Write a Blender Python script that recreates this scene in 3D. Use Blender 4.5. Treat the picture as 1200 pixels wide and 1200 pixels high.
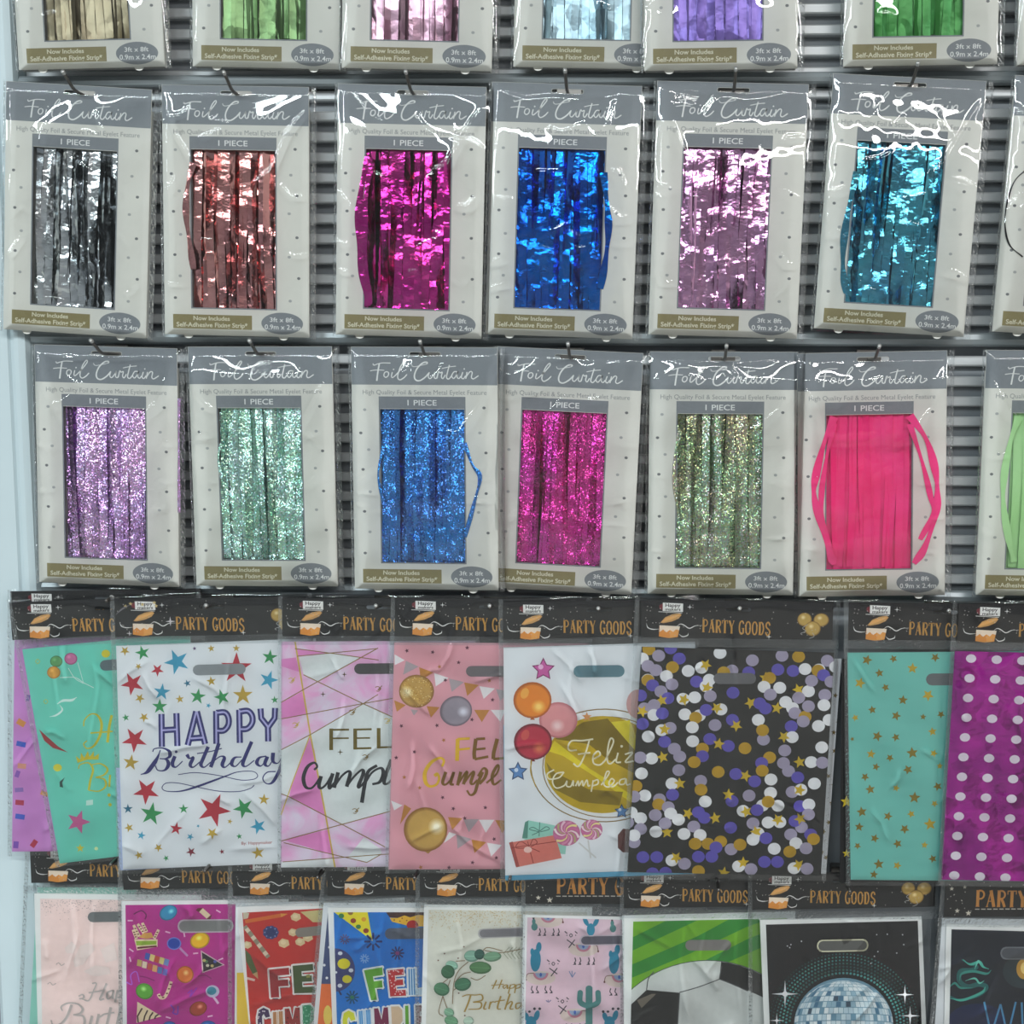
import bpy, bmesh, math, random
import numpy as np
from mathutils import Vector, Matrix
from mathutils.geometry import tessellate_polygon

scene = bpy.context.scene
for o in list(bpy.data.objects):
    bpy.data.objects.remove(o)
COL = scene.collection

# ------------------------------------------------------------------ camera
CAM_H = 1.5            # camera height above the floor
CAM_D = 1.28935        # distance to the plane of the hanging packs (y = 0)
FPX, PX0, PY0 = 1300.0, 720.0, 600.0
pitch, yaw, roll = math.radians(5.5582), math.radians(-2.0268), math.radians(-0.2827)
fw = Vector((math.sin(yaw)*math.cos(pitch), math.cos(yaw)*math.cos(pitch), -math.sin(pitch)))
rt = Vector((math.cos(yaw), -math.sin(yaw), 0))
dn = fw.cross(rt)
r2 = math.cos(roll)*rt + math.sin(roll)*dn
d2 = -math.sin(roll)*rt + math.cos(roll)*dn
CAM = Vector((0, -CAM_D, CAM_H))
cd = bpy.data.cameras.new('camera')
cam = bpy.data.objects.new('camera', cd)
COL.objects.link(cam)
cam.matrix_world = Matrix(((r2.x, -d2.x, -fw.x, CAM.x), (r2.y, -d2.y, -fw.y, CAM.y), (r2.z, -d2.z, -fw.z, CAM.z), (0, 0, 0, 1)))
cd.sensor_width = 36
cd.lens = FPX/1200*36
cd.shift_x = (600-PX0)/1200
cd.shift_y = (PY0-600)/1200
cd.clip_start = 0.05
scene.camera = cam

# ------------------------------------------------------------------ world, lamps, exposure
world = bpy.data.worlds.new('shop_ambient')
scene.world = world
world.use_nodes = True
world.node_tree.nodes['Background'].inputs[0].default_value = (0.80, 0.88, 0.95, 1)
world.node_tree.nodes['Background'].inputs[1].default_value = 0.25
scene.view_settings.view_transform = 'Standard'
scene.view_settings.look = 'None'
scene.view_settings.gamma = 1
scene.view_settings.use_curve_mapping = False
scene.view_settings.exposure = -1.3
# rows of ceiling LED battens, as shops have, running along the aisle and across it
def batten(x, y, lx, ly, watts, col):
    l = bpy.data.lights.new('ceiling_batten', 'AREA')
    l.shape = 'RECTANGLE'; l.size = lx; l.size_y = ly; l.energy = watts; l.color = col
    o = bpy.data.objects.new('ceiling_batten', l); COL.objects.link(o)
    o.location = (x, y, 3.95)
# continuous lines of LED trunking parallel to the display, cooler towards the left of the shop
for by in (-4.2, -6.3):
    batten(-4.2, by, 8.0, 0.22, 800, (0.86, 0.97, 1.0))
    batten(4.2, by, 8.0, 0.22, 645, (1.0, 0.99, 0.975))

# ------------------------------------------------------------------ helpers
def lin(c):
    def f(v):
        v /= 255.0
        return v/12.92 if v <= 0.04045 else ((v+0.055)/1.055)**2.4
    return (f(c[0]), f(c[1]), f(c[2]), 1)

_mats = {}
def mat(name, rgb, rough=0.5, metal=0.0, noise=0.06, nscale=60.0, bump=0.0, bscale=200.0, spec=0.5):
    if name in _mats: return _mats[name]
    m = bpy.data.materials.new(name); m.use_nodes = True
    nt = m.node_tree; b = nt.nodes['Principled BSDF']
    b.inputs['Roughness'].default_value = rough
    b.inputs['Metallic'].default_value = metal
    b.inputs['Specular IOR Level'].default_value = spec
    c = lin(rgb)
    if noise:
        tc = nt.nodes.new('ShaderNodeTexCoord')
        n = nt.nodes.new('ShaderNodeTexNoise'); n.inputs['Scale'].default_value = nscale
        n.inputs['Detail'].default_value = 4
        r = nt.nodes.new('ShaderNodeValToRGB')
        r.color_ramp.elements[0].position = 0.3; r.color_ramp.elements[1].position = 0.7
        r.color_ramp.elements[0].color = tuple(v*(1-noise) for v in c[:3])+(1,)
        r.color_ramp.elements[1].color = tuple(min(1, v*(1+noise)) for v in c[:3])+(1,)
        nt.links.new(tc.outputs['Object'], n.inputs['Vector'])
        nt.links.new(n.outputs['Fac'], r.inputs['Fac'])
        nt.links.new(r.outputs['Color'], b.inputs['Base Color'])
        if bump:
            n2 = nt.nodes.new('ShaderNodeTexNoise'); n2.inputs['Scale'].default_value = bscale
            n2.inputs['Detail'].default_value = 3
            bp = nt.nodes.new('ShaderNodeBump'); bp.inputs['Strength'].default_value = bump
            bp.inputs['Distance'].default_value = 0.002
            nt.links.new(tc.outputs['Object'], n2.inputs['Vector'])
            nt.links.new(n2.outputs['Fac'], bp.inputs['Height'])
            nt.links.new(bp.outputs['Normal'], b.inputs['Normal'])
    else:
        b.inputs['Base Color'].default_value = c
    _mats[name] = m
    return m

def ink(rgb):                      # flat printing ink
    rgb = tuple(int(round(v)) for v in rgb)
    return mat('ink_%d_%d_%d' % rgb, rgb, 0.45, 0, 0.03, 150)
def foil_ink(rgb):                 # hot-stamped metallic ink
    rgb = tuple(int(round(v)) for v in rgb)
    return mat('stamp_%d_%d_%d' % rgb, rgb, 0.38, 0.5, 0.12, 40, 0.15, 90)

def tag(o, label=None, cat=None, group=None, kind=None):
    if label: o['label'] = label
    if cat: o['category'] = cat
    if group: o['group'] = group
    if kind: o['kind'] = kind
    return o

def mesh_obj(name, verts, faces, mats, parent=None, fm=None, smooth=False):
    me = bpy.data.meshes.new(name)
    me.from_pydata([tuple(v) for v in verts], [], faces)
    for m in (mats if isinstance(mats, (list, tuple)) else [mats]): me.materials.append(m)
    if fm: me.polygons.foreach_set('material_index', fm)
    if smooth: me.polygons.foreach_set('use_smooth', [True]*len(me.polygons))
    me.update()
    o = bpy.data.objects.new(name, me); COL.objects.link(o)
    o.parent = parent
    return o

def inst(name, me, parent, m=None):
    o = bpy.data.objects.new(name, me); COL.objects.link(o); o.parent = parent
    if m is not None:
        if len(me.materials) == 0: me.materials.append(None)
        o.material_slots[0].link = 'OBJECT'; o.material_slots[0].material = m
    return o

def empty(name, M):
    o = bpy.data.objects.new(name, None); COL.objects.link(o)
    o.empty_display_size = 0.03
    o.matrix_world = M
    return o

def box_data(x0, x1, y0, y1, z0, z1):
    v = [(x0,y0,z0),(x1,y0,z0),(x1,y1,z0),(x0,y1,z0),(x0,y0,z1),(x1,y0,z1),(x1,y1,z1),(x0,y1,z1)]
    f = [(0,3,2,1),(4,5,6,7),(0,1,5,4),(1,2,6,5),(2,3,7,6),(3,0,4,7)]
    return v, f

# photo pixel -> point in the shop, on a vertical plane given by a frame (matrix) and a local depth
def ray(px, py):
    return (r2*((px-PX0)/FPX) + d2*((py-PY0)/FPX) + fw)
def at(px, py, y=0.0):
    d = ray(px, py)
    return CAM + d*((y-CAM.y)/d.y)

class Plane:
    def __init__(s, M, ly=0.0):
        s.M = M; s.I = M.inverted(); s.ly = ly
        s.c = s.I @ CAM
        s.R = s.I.to_3x3()
    def __call__(s, p, ly=None):
        y = s.ly if ly is None else ly
        d = s.R @ ray(p[0], p[1])
        q = s.c + d*((y-s.c.y)/d.y)
        return (q.x, q.z)

def spline(pts, n=6):
    if len(pts) < 3: return [tuple(p) for p in pts]
    P = [np.array(p, float) for p in pts]
    P = [2*P[0]-P[1]]+P+[2*P[-1]-P[-2]]
    out = []
    for i in range(1, len(P)-2):
        a, b, c, d = P[i-1], P[i], P[i+1], P[i+2]
        for k in range(n):
            t = k/n
            out.append(tuple(0.5*((2*b)+(-a+c)*t+(2*a-5*b+4*c-d)*t*t+(-a+3*b-3*c+d)*t**3)))
    out.append(tuple(P[-2]))
    return out

def clip_poly(poly, clip):
    # Sutherland-Hodgman against a convex polygon (either winding)
    A = sum(clip[i][0]*clip[(i+1) % len(clip)][1]-clip[(i+1) % len(clip)][0]*clip[i][1] for i in range(len(clip)))
    sg = 1 if A > 0 else -1
    out = list(poly)
    for i in range(len(clip)):
        a, b = clip[i], clip[(i+1) % len(clip)]
        inp = out; out = []
        if not inp: return []
        def side(p): return sg*((b[0]-a[0])*(p[1]-a[1])-(b[1]-a[1])*(p[0]-a[0]))
        for k in range(len(inp)):
            p, q = inp[k-1], inp[k]
            sp, sq = side(p), side(q)
            if sq >= 0:
                if sp < 0:
                    t = sp/(sp-sq); out.append((p[0]+(q[0]-p[0])*t, p[1]+(q[1]-p[1])*t))
                out.append(q)
            elif sp >= 0:
                t = sp/(sp-sq); out.append((p[0]+(q[0]-p[0])*t, p[1]+(q[1]-p[1])*t))
    return out if len(out) > 2 else []

_txt = {}
def text_geo(s, bold=0.0):
    key = (s, bold)
    if key in _txt: return _txt[key]
    cu = bpy.data.curves.new('t', 'FONT'); cu.body = s; cu.size = 1; cu.resolution_u = 3; cu.offset = bold
    ob = bpy.data.objects.new('t', cu); COL.objects.link(ob)
    dg = bpy.context.evaluated_depsgraph_get()
    me = bpy.data.meshes.new_from_object(ob.evaluated_get(dg))
    v = [(p.co.x, p.co.y) for p in me.vertices]
    f = [tuple(p.vertices) for p in me.polygons]
    bpy.data.objects.remove(ob); bpy.data.curves.remove(cu); bpy.data.meshes.remove(me)
    xs = [p[0] for p in v]
    _txt[key] = (v, f, min(xs), max(xs))
    return _txt[key]

class Art:
    """flat print: polygons in source coordinates, mapped by fn to (x, z), stacked a hair apart"""
    def __init__(s, fn, y0, step=2e-6):
        s.fn = fn; s.y = y0; s.step = step
        s.v = []; s.f = []; s.fm = []; s.mats = []; s.clip = None; s.tr = lambda p: p
    def mi(s, m):
        if m not in s.mats: s.mats.append(m)
        return s.mats.index(m)
    def up(s): s.y -= s.step
    def raw(s, poly, m):
        poly = [s.tr(p) for p in poly]
        if s.clip: poly = clip_poly(poly, s.clip)
        if len(poly) < 3: return
        q = [s.fn(p) for p in poly]
        A = sum(q[i-1][0]*q[i][1]-q[i][0]*q[i-1][1] for i in range(len(q)))
        if abs(A) < 1e-12: return
        if A < 0: q = q[::-1]
        n = len(s.v)
        s.v += [(a, s.y, b) for a, b in q]
        s.f.append(tuple(range(n, n+len(q)))); s.fm.append(s.mi(m))
    def poly(s, pts, m): s.up(); s.raw(pts, m)
    def ell(s, cx, cy, rx, ry=None, m=None, rot=0, n=20):
        ry = rx if ry is None else ry
        c, d = math.cos(rot), math.sin(rot)
        s.poly([(cx+rx*math.cos(2*math.pi*k/n)*c-ry*math.sin(2*math.pi*k/n)*d,
                 cy+rx*math.cos(2*math.pi*k/n)*d+ry*math.sin(2*math.pi*k/n)*c) for k in range(n)], m)
    def star(s, cx, cy, R, m, rot=-90, k=5, inner=0.42):
        s.poly([(cx+(R if i % 2 == 0 else R*inner)*math.cos(math.radians(rot+180/k*i)),
                 cy+(R if i % 2 == 0 else R*inner)*math.sin(math.radians(rot+180/k*i))) for i in range(2*k)], m)
    def stroke(s, pts, w, m, smooth=True, taper=None, n=6, inc=True):
        if inc: s.up()
        P = spline(pts, n) if smooth else [tuple(p) for p in pts]
        N = len(P); W = []
        for i in range(N):
            t = i/max(1, N-1)
            if callable(w): W.append(w(t))
            else:
                k = 1.0
                if taper: k = max(0.25, min(1, min(t, 1-t)/taper))
                W.append(w*k)
        nrm = []
        for i in range(N):
            a = P[max(0, i-1)]; b = P[min(N-1, i+1)]
            dx, dy = b[0]-a[0], b[1]-a[1]; l = math.hypot(dx, dy) or 1
            nrm.append((-dy/l, dx/l))
        for i in range(N-1):
            (x0, y0), (x1, y1) = P[i], P[i+1]
            a, b = W[i]/2, W[i+1]/2
            s.raw([(x0+nrm[i][0]*a, y0+nrm[i][1]*a), (x0-nrm[i][0]*a, y0-nrm[i][1]*a),
                   (x1-nrm[i+1][0]*b, y1-nrm[i+1][1]*b), (x1+nrm[i+1][0]*b, y1+nrm[i+1][1]*b)], m)
    def brush(s, pts, w, m, thin=0.3, slant=1.0, n=6):
        """calligraphic stroke: wide on downstrokes, thin on the rest"""
        s.up()
        P = spline(pts, n)
        N = len(P)
        for i in range(N-1):
            (x0, y0), (x1, y1) = P[i], P[i+1]
            dx, dy = x1-x0, y1-y0; l = math.hypot(dx, dy) or 1
            P[i] = (x0, y0)
        Wd = []
        for i in range(N):
            a = P[max(0, i-1)]; b = P[min(N-1, i+1)]
            dx, dy = b[0]-a[0], b[1]-a[1]; l = math.hypot(dx, dy) or 1
            Wd.append(w*(thin+(1-thin)*max(0, dy/l)**1.5))
        Wd = [sum(Wd[max(0, i-2):i+3])/len(Wd[max(0, i-2):i+3]) for i in range(N)]
        it = iter(Wd)
        s.stroke(P, lambda t: Wd[int(round(t*(N-1)))], m, smooth=False, inc=False)
    def text(s, string, x0, x1, base, h, m, slope=0.0, bold=0.0):
        s.up()
        v, f, a, b = text_geo(string, bold)
        kx = (x1-x0)/(b-a); ky = h/0.69
        pts = [(x0+(p[0]-a)*kx, base+slope*((p[0]-a)*kx)-p[1]*ky) for p in v]
        for fc in f: s.raw([pts[i] for i in fc], m)
    def ball(s, cx, cy, rx, ry, base, hi, lo, rot=0, hx=-0.3, hy=-0.3, steps=5):
        """printed balloon: dark rim, body, printed highlight"""
        s.ell(cx, cy, rx, ry, ink(lo), rot, 28)
        for k in range(steps):
            t = (k+1)/steps
            c = [lo[i]+(base[i]-lo[i])*min(1, t*1.6) for i in range(3)]
            q = 0.97-0.20*t
            s.ell(cx+hx*rx*0.12*t, cy+hy*ry*0.12*t, rx*q, ry*q, ink(c), rot, 28)
        for k in range(4):
            t = (k+1)/4
            c = [base[i]+(hi[i]-base[i])*t for i in range(3)]
            q = 0.42*(1-0.75*t)+0.03
            s.ell(cx+hx*rx, cy+hy*ry, rx*q, ry*q, ink(c), rot, 20)
    def build(s, name, parent):
        return mesh_obj(name, s.v, s.f, s.mats, parent, s.fm)

def prism(name, outer, y0, y1, mats, parent, holes=(), fn=None, fm=None):
    """plate between local depths y0 (front) and y1 from 2-D outlines (x, z)"""
    loops = [list(outer)]+[list(h) for h in holes]
    flat = [p for l in loops for p in l]
    tri = tessellate_polygon([[Vector((p[0], p[1], 0)) for p in l] for l in loops])
    n = len(flat)
    v = [(p[0], y0, p[1]) for p in flat]+[(p[0], y1, p[1]) for p in flat]
    f = []
    for t in tri:
        a, b, c = [flat[i] for i in t]
        ar = (b[0]-a[0])*(c[1]-a[1])-(c[0]-a[0])*(b[1]-a[1])
        t = tuple(t) if ar > 0 else tuple(t[::-1])
        f.append(t); f.append(tuple(i+n for i in t[::-1]))
    k = 0
    for l in loops:
        for i in range(len(l)):
            a, b = k+i, k+(i+1) % len(l)
            f.append((a, b, b+n, a+n))
        k += len(l)
    return mesh_obj(name, v, f, mats, parent)

# ------------------------------------------------------------------ materials with more to them
def film_mat(name, tint=(0.97, 0.985, 0.985), haze=0.03, rough=0.07, bump=0.0, bscale=120, ior=1.5):
    m = bpy.data.materials.new(name); m.use_nodes = True
    nt = m.node_tree; nt.nodes.clear()
    out = nt.nodes.new('ShaderNodeOutputMaterial')
    tr = nt.nodes.new('ShaderNodeBsdfTransparent'); tr.inputs[0].default_value = tint+(1,)
    gl = nt.nodes.new('ShaderNodeBsdfGlossy'); gl.inputs['Roughness'].default_value = rough
    gl.inputs['Color'].default_value = (1, 1, 1, 1)
    df = nt.nodes.new('ShaderNodeBsdfDiffuse'); df.inputs[0].default_value = (0.85, 0.87, 0.88, 1)
    fr = nt.nodes.new('ShaderNodeFresnel'); fr.inputs['IOR'].default_value = ior
    m1 = nt.nodes.new('ShaderNodeMixShader'); m2 = nt.nodes.new('ShaderNodeMixShader')
    m1.inputs[0].default_value = haze
    nt.links.new(tr.outputs[0], m1.inputs[1]); nt.links.new(df.outputs[0], m1.inputs[2])
    two = nt.nodes.new('ShaderNodeMath'); two.operation = 'MULTIPLY'; two.use_clamp = True; two.inputs[1].default_value = 1.25   # both faces of the film
    nt.links.new(fr.outputs[0], two.inputs[0]); nt.links.new(two.outputs[0], m2.inputs[0])
    nt.links.new(m1.outputs[0], m2.inputs[1]); nt.links.new(gl.outputs[0], m2.inputs[2])
    nt.links.new(m2.outputs[0], out.inputs['Surface'])
    if bump:
        tc = nt.nodes.new('ShaderNodeTexCoord')
        n = nt.nodes.new('ShaderNodeTexNoise'); n.inputs['Scale'].default_value = bscale; n.inputs['Detail'].default_value = 2
        b = nt.nodes.new('ShaderNodeBump'); b.inputs['Strength'].default_value = bump; b.inputs['Distance'].default_value = 0.003
        nt.links.new(tc.outputs['Object'], n.inputs['Vector']); nt.links.new(n.outputs['Fac'], b.inputs['Height'])
        nt.links.new(b.outputs[0], gl.inputs['Normal']); nt.links.new(b.outputs[0], fr.inputs['Normal'])
    return m
FILM = film_mat('clear_film', (0.985, 0.99, 0.99), 0.004, 0.018)
SEAM = film_mat('crimped_film', tint=(0.88, 0.90, 0.91), haze=0.05, rough=0.16, bump=0.45, bscale=420)

def foil_mat(name, rgb, rgb2=None, rough=0.13, holo=0.0, cell=650.0, bump=0.4, metal=1.0, spread=0.07, rainbow=0.0):
    """metallised plastic film; holo > 0 gives embossed cells that face every which way"""
    m = bpy.data.materials.new(name); m.use_nodes = True
    nt = m.node_tree; b = nt.nodes['Principled BSDF']
    b.inputs['Metallic'].default_value = metal; b.inputs['Roughness'].default_value = rough
    tc = nt.nodes.new('ShaderNodeTexCoord')
    geo = nt.nodes.new('ShaderNodeNewGeometry')
    n = nt.nodes.new('ShaderNodeTexNoise'); n.inputs['Scale'].default_value = 26; n.inputs['Detail'].default_value = 3
    mp = nt.nodes.new('ShaderNodeMapping'); mp.inputs['Scale'].default_value = (1.0, 1.0, 0.55)
    nt.links.new(geo.outputs['Position'], mp.inputs['Vector'])
    nt.links.new(mp.outputs[0], n.inputs['Vector'])
    mix = nt.nodes.new('ShaderNodeMix'); mix.data_type = 'RGBA'
    rp = nt.nodes.new('ShaderNodeValToRGB'); rp.color_ramp.elements[0].position = 0.38; rp.color_ramp.elements[1].position = 0.62
    nt.links.new(n.outputs['Fac'], rp.inputs[0]); nt.links.new(rp.outputs[0], mix.inputs['Factor'])
    mix.inputs['A'].default_value = lin(rgb); mix.inputs['B'].default_value = lin(rgb2 or rgb)
    colr = mix.outputs['Result']
    bp = nt.nodes.new('ShaderNodeBump'); bp.inputs['Strength'].default_value = bump; bp.inputs['Distance'].default_value = 0.004
    n2 = nt.nodes.new('ShaderNodeTexNoise'); n2.inputs['Scale'].default_value = 60; n2.inputs['Detail'].default_value = 3
    mp2 = nt.nodes.new('ShaderNodeMapping'); mp2.inputs['Scale'].default_value = (0.7, 0.7, 1.0)
    nt.links.new(geo.outputs['Position'], mp2.inputs['Vector']); nt.links.new(mp2.outputs[0], n2.inputs['Vector'])
    nt.links.new(n2.outputs['Fac'], bp.inputs['Height'])
    nrm = bp.outputs['Normal']
    # facets: crumpled planes that tilt as a whole
    vc = nt.nodes.new('ShaderNodeTexVoronoi'); vc.inputs['Scale'].default_value = cell if holo else 60
    nt.links.new(geo.outputs['Position'], vc.inputs['Vector'])
    sb = nt.nodes.new('ShaderNodeVectorMath'); sb.operation = 'SUBTRACT'; sb.inputs[1].default_value = (0.5, 0.5, 0.5)
    nt.links.new(vc.outputs['Color'], sb.inputs[0])
    sc = nt.nodes.new('ShaderNodeVectorMath'); sc.operation = 'SCALE'; sc.inputs['Scale'].default_value = spread
    nt.links.new(sb.outputs[0], sc.inputs[0])
    ad = nt.nodes.new('ShaderNodeVectorMath'); ad.operation = 'ADD'
    nt.links.new(nrm, ad.inputs[0]); nt.links.new(sc.outputs[0], ad.inputs[1])
    nm = nt.nodes.new('ShaderNodeVectorMath'); nm.operation = 'NORMALIZE'
    nt.links.new(ad.outputs[0], nm.inputs[0]); nt.links.new(nm.outputs[0], b.inputs['Normal'])
    if holo:
        hs = nt.nodes.new('ShaderNodeMix'); hs.data_type = 'RGBA'; hs.inputs['Factor'].default_value = holo
        hv = nt.nodes.new('ShaderNodeCombineColor'); hv.mode = 'HSV'
        sp = nt.nodes.new('ShaderNodeSeparateXYZ'); nt.links.new(vc.outputs['Color'], sp.inputs[0])
        nt.links.new(sp.outputs[0], hv.inputs[0]); hv.inputs[1].default_value = 0.55; hv.inputs[2].default_value = 1.0
        nt.links.new(colr, hs.inputs['A']); nt.links.new(hv.outputs[0], hs.inputs['B'])
        colr = hs.outputs['Result']
    nt.links.new(colr, b.inputs['Base Color'])
    return m

# ------------------------------------------------------------------ the shop shell
def plate(name, x0, x1, y0, y1, z0, z1, m, kind='structure'):
    v, f = box_data(x0, x1, y0, y1, z0, z1)
    o = mesh_obj(name, v, f, m)
    tag(o, kind=kind)
    return o
M_PANEL = mat('panel_grey', (136, 141, 146), 0.5, 0.0, 0.05, 20)
M_SLAT = mat('slat_grey', (210, 213, 215), 0.38, 0.25, 0.05, 30)
M_RAIL = mat('rail_grey', (160, 168, 172), 0.35, 0.35, 0.04, 25)
M_POST = mat('post_white', (196, 211, 216), 0.35, 0.0, 0.02, 10)
M_FLOOR = mat('floor_tile', (138, 137, 133), 0.35, 0, 0.1, 5)
M_CEIL = mat('ceiling_white', (206, 208, 208), 0.8, 0, 0.03, 4)
M_BACK = mat('aisle_wall', (176, 176, 178), 0.7, 0, 0.5, 3.5)
M_SIDE = mat('side_wall', (150, 152, 155), 0.8, 0, 0.1, 3)

wall = plate('wall_front', -9.0, 9.0, 0.047, 0.10, 0.0, 4.05, M_PANEL)
tag(wall, 'grey slatted display panel behind the hanging packs')
plate('floor', -9.0, 9.0, -12.0, 0.047, -0.05, 0.0, M_FLOOR)['label'] = 'pale tiled shop floor'
plate('ceiling', -9.0, 9.0, -12.0, 0.10, 4.05, 4.1, M_CEIL)['label'] = 'white shop ceiling'
plate('wall_back', -9.0, 9.0, -12.1, -12.0, 0.0, 4.05, M_BACK)['label'] = 'grey wall across the aisle'
plate('wall_left', -9.1, -9.0, -12.0, 0.10, 0.0, 4.05, M_SIDE)['label'] = 'grey side wall'
plate('wall_right', 9.0, 9.1, -12.0, 0.10, 0.0, 4.05, M_SIDE)['label'] = 'grey side wall on the right'

XL = at(31, 400, 0.012).x          # inner edge of the upright
XR = 1.05
# slats
za = at(1080, 423, 0.036).z; zb = at(1080, 133, 0.036).z
pit = (zb-za)/12.0
sv, sf = box_data(XL+0.001, XR, 0.036, 0.046, -0.0055, 0.0055)
bev = 0.0016
prof = [(0.046, -0.0058), (0.0375, -0.0058), (0.036, -0.0042), (0.036, 0.0042), (0.0375, 0.0058), (0.046, 0.0058)]
sv = [(x, a, b) for x in (XL+0.001, XR) for a, b in prof]
sf = [(i, (i+1) % 6, (i+1) % 6+6, i+6) for i in range(6)]+[(5, 4, 3, 2, 1, 0), (6, 7, 8, 9, 10, 11)]
first = None
for k in range(-12, 22):
    if first is None:
        first = mesh_obj('slat', sv, sf, M_SLAT, wall); o = first
    else:
        o = inst('slat', first.data, wall)
    o.location = (0, 0, za+k*pit)
# rails that carry the hooks
RAIL_Z = []
for i, (yt, yb) in enumerate(((85.5, 99), (388.5, 404), (687, 700))):
    z1 = at(600, yt, 0.02).z; z0 = at(600, yb, 0.02).z
    zc = (z0+z1)/2; h = (z1-z0)/2
    pr = [(0.036, -h), (0.022, -h), (0.020, -h+0.002), (0.0185, 0), (0.020, h-0.002), (0.022, h), (0.036, h)]
    v = [(x, a, zc+b) for x in (XL+0.0005, XR) for a, b in pr]; n = len(pr)
    f = [(j, (j+1) % n, (j+1) % n+n, j+n) for j in range(n)]+[tuple(range(n))[::-1], tuple(range(n, 2*n))]
    o = mesh_obj('trim_%d' % (i+1), v, f, M_RAIL)
    tag(o, ('upper', 'middle', 'lowest')[i]+' grey metal rail running across the slatted panel', kind='structure')
    RAIL_Z.append(zc)
# white upright on the left
pp = [(0, 0.06), (0, 0.020), (-0.003, 0.014), (-0.010, 0.0115), (-0.016, 0.0125), (-0.018, 0.016), (-0.0215, 0.016), (-0.0235, 0.0125),
      (-0.048, 0.0100), (-0.070, 0.0125), (-0.078, 0.020), (-0.078, 0.06)]
n = len(pp)
v = [(XL+a, b, z) for z in (0.0, 4.04) for a, b in pp]
f = [(j, j+n, (j+1) % n+n, (j+1) % n) for j in range(n)]+[tuple(range(n)), tuple(range(n, 2*n))[::-1]]
o = mesh_obj('trim_4', v, f, M_POST)
tag(o, 'white rounded upright post at the left edge of the display', kind='structure')

# ------------------------------------------------------------------ clear film
def wave(rs, X, Z, lam, amp, n=5):
    h = 0
    for _ in range(n):
        a = rs.uniform(0, math.pi*2); l = lam*rs.uniform(0.6, 1.6); p = rs.uniform(0, 6.28)
        h = h+np.sin((X*math.cos(a)+Z*math.sin(a))*2*math.pi/l+p)
    return h*amp/math.sqrt(n)

def crease(X, Z, pts, amp, w):
    """raised fold along a polyline (metres), dying out at both ends"""
    D = np.full(X.shape, 1e9); T = np.zeros(X.shape)
    tot = len(pts)-1
    for i in range(tot):
        ax, az = pts[i]; bx, bz = pts[i+1]
        dx, dz = bx-ax, bz-az; L2 = dx*dx+dz*dz+1e-12
        t = np.clip(((X-ax)*dx+(Z-az)*dz)/L2, 0, 1)
        d = np.hypot(X-ax-t*dx, Z-az-t*dz)
        msk = d < D
        D = np.where(msk, d, D); T = np.where(msk, (i+t)/tot, T)
    env = np.clip(np.minimum(T, 1-T)*5+0.15, 0, 1)
    return amp*env*np.exp(-np.sqrt(D*D+(0.25*w)**2)/w)

def film(name, quad, y0, parent, seed, creases, res=0.0015, puff=0.003, low=0.00055, top=0.0, m=None, drop=0.002, dome=0.0):
    """sheet of film over a quad (x, z) TL TR BR BL; creases in the same coordinates"""
    rs = random.Random(seed)
    TL, TR, BR, BL = [np.array(q) for q in quad]
    nx = max(4, int(np.linalg.norm(TR-TL)/res)); nz = max(4, int(np.linalg.norm(BL-TL)/res))
    s, t = np.meshgrid(np.linspace(0, 1, nx+1), np.linspace(0, 1, nz+1))
    P = ((1-s)*(1-t))[..., None]*TL+(s*(1-t))[..., None]*TR+(s*t)[..., None]*BR+((1-s)*t)[..., None]*BL
    X, Z = P[..., 0], P[..., 1]
    H = wave(rs, X, Z, 0.07, low)+wave(rs, X, Z, 0.024, low*0.10)
    H = H+dome*4*t*(1-t)
    for c in creases: H = H+crease(X, Z, *c)
    if top:
        # film standing off the header over the hook: a gently leaning, rumpled facet
        d = t*nz*res; ramp = np.where(d < 0.034, d, np.maximum(0, 0.034-(d-0.034)*0.45))
        H = H+ramp*math.tan(math.radians(top))+wave(rs, X, Z, 0.055, 0.00055)*np.clip(1-(d-0.03)/0.03, 0, 1)
    edge = np.clip(np.minimum(np.minimum(s, 1-s)*nx*res, np.minimum(t, 1-t)*nz*res)/0.012, 0, 1)
    edge = np.sqrt(edge)
    Y = y0+drop*(1-edge)-(puff+H)*edge
    V = np.stack([X, Y, Z], -1).reshape(-1, 3)
    idx = np.arange((nx+1)*(nz+1)).reshape(nz+1, nx+1)
    F = np.stack([idx[1:, :-1], idx[1:, 1:], idx[:-1, 1:], idx[:-1, :-1]], -1).reshape(-1, 4)
    me = bpy.data.meshes.new(name)
    me.vertices.add(len(V)); me.vertices.foreach_set('co', V.astype(np.float32).ravel())
    me.loops.add(F.size); me.loops.foreach_set('vertex_index', F.astype(np.int32).ravel())
    me.polygons.add(len(F)); me.polygons.foreach_set('loop_start', np.arange(0, F.size, 4, dtype=np.int32))
    me.polygons.foreach_set('use_smooth', np.ones(len(F), dtype=bool))
    me.materials.append(m or FILM)
    me.update(calc_edges=True); me.validate()
    o = bpy.data.objects.new(name, me); COL.objects.link(o); o.parent = parent
    return o

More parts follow.
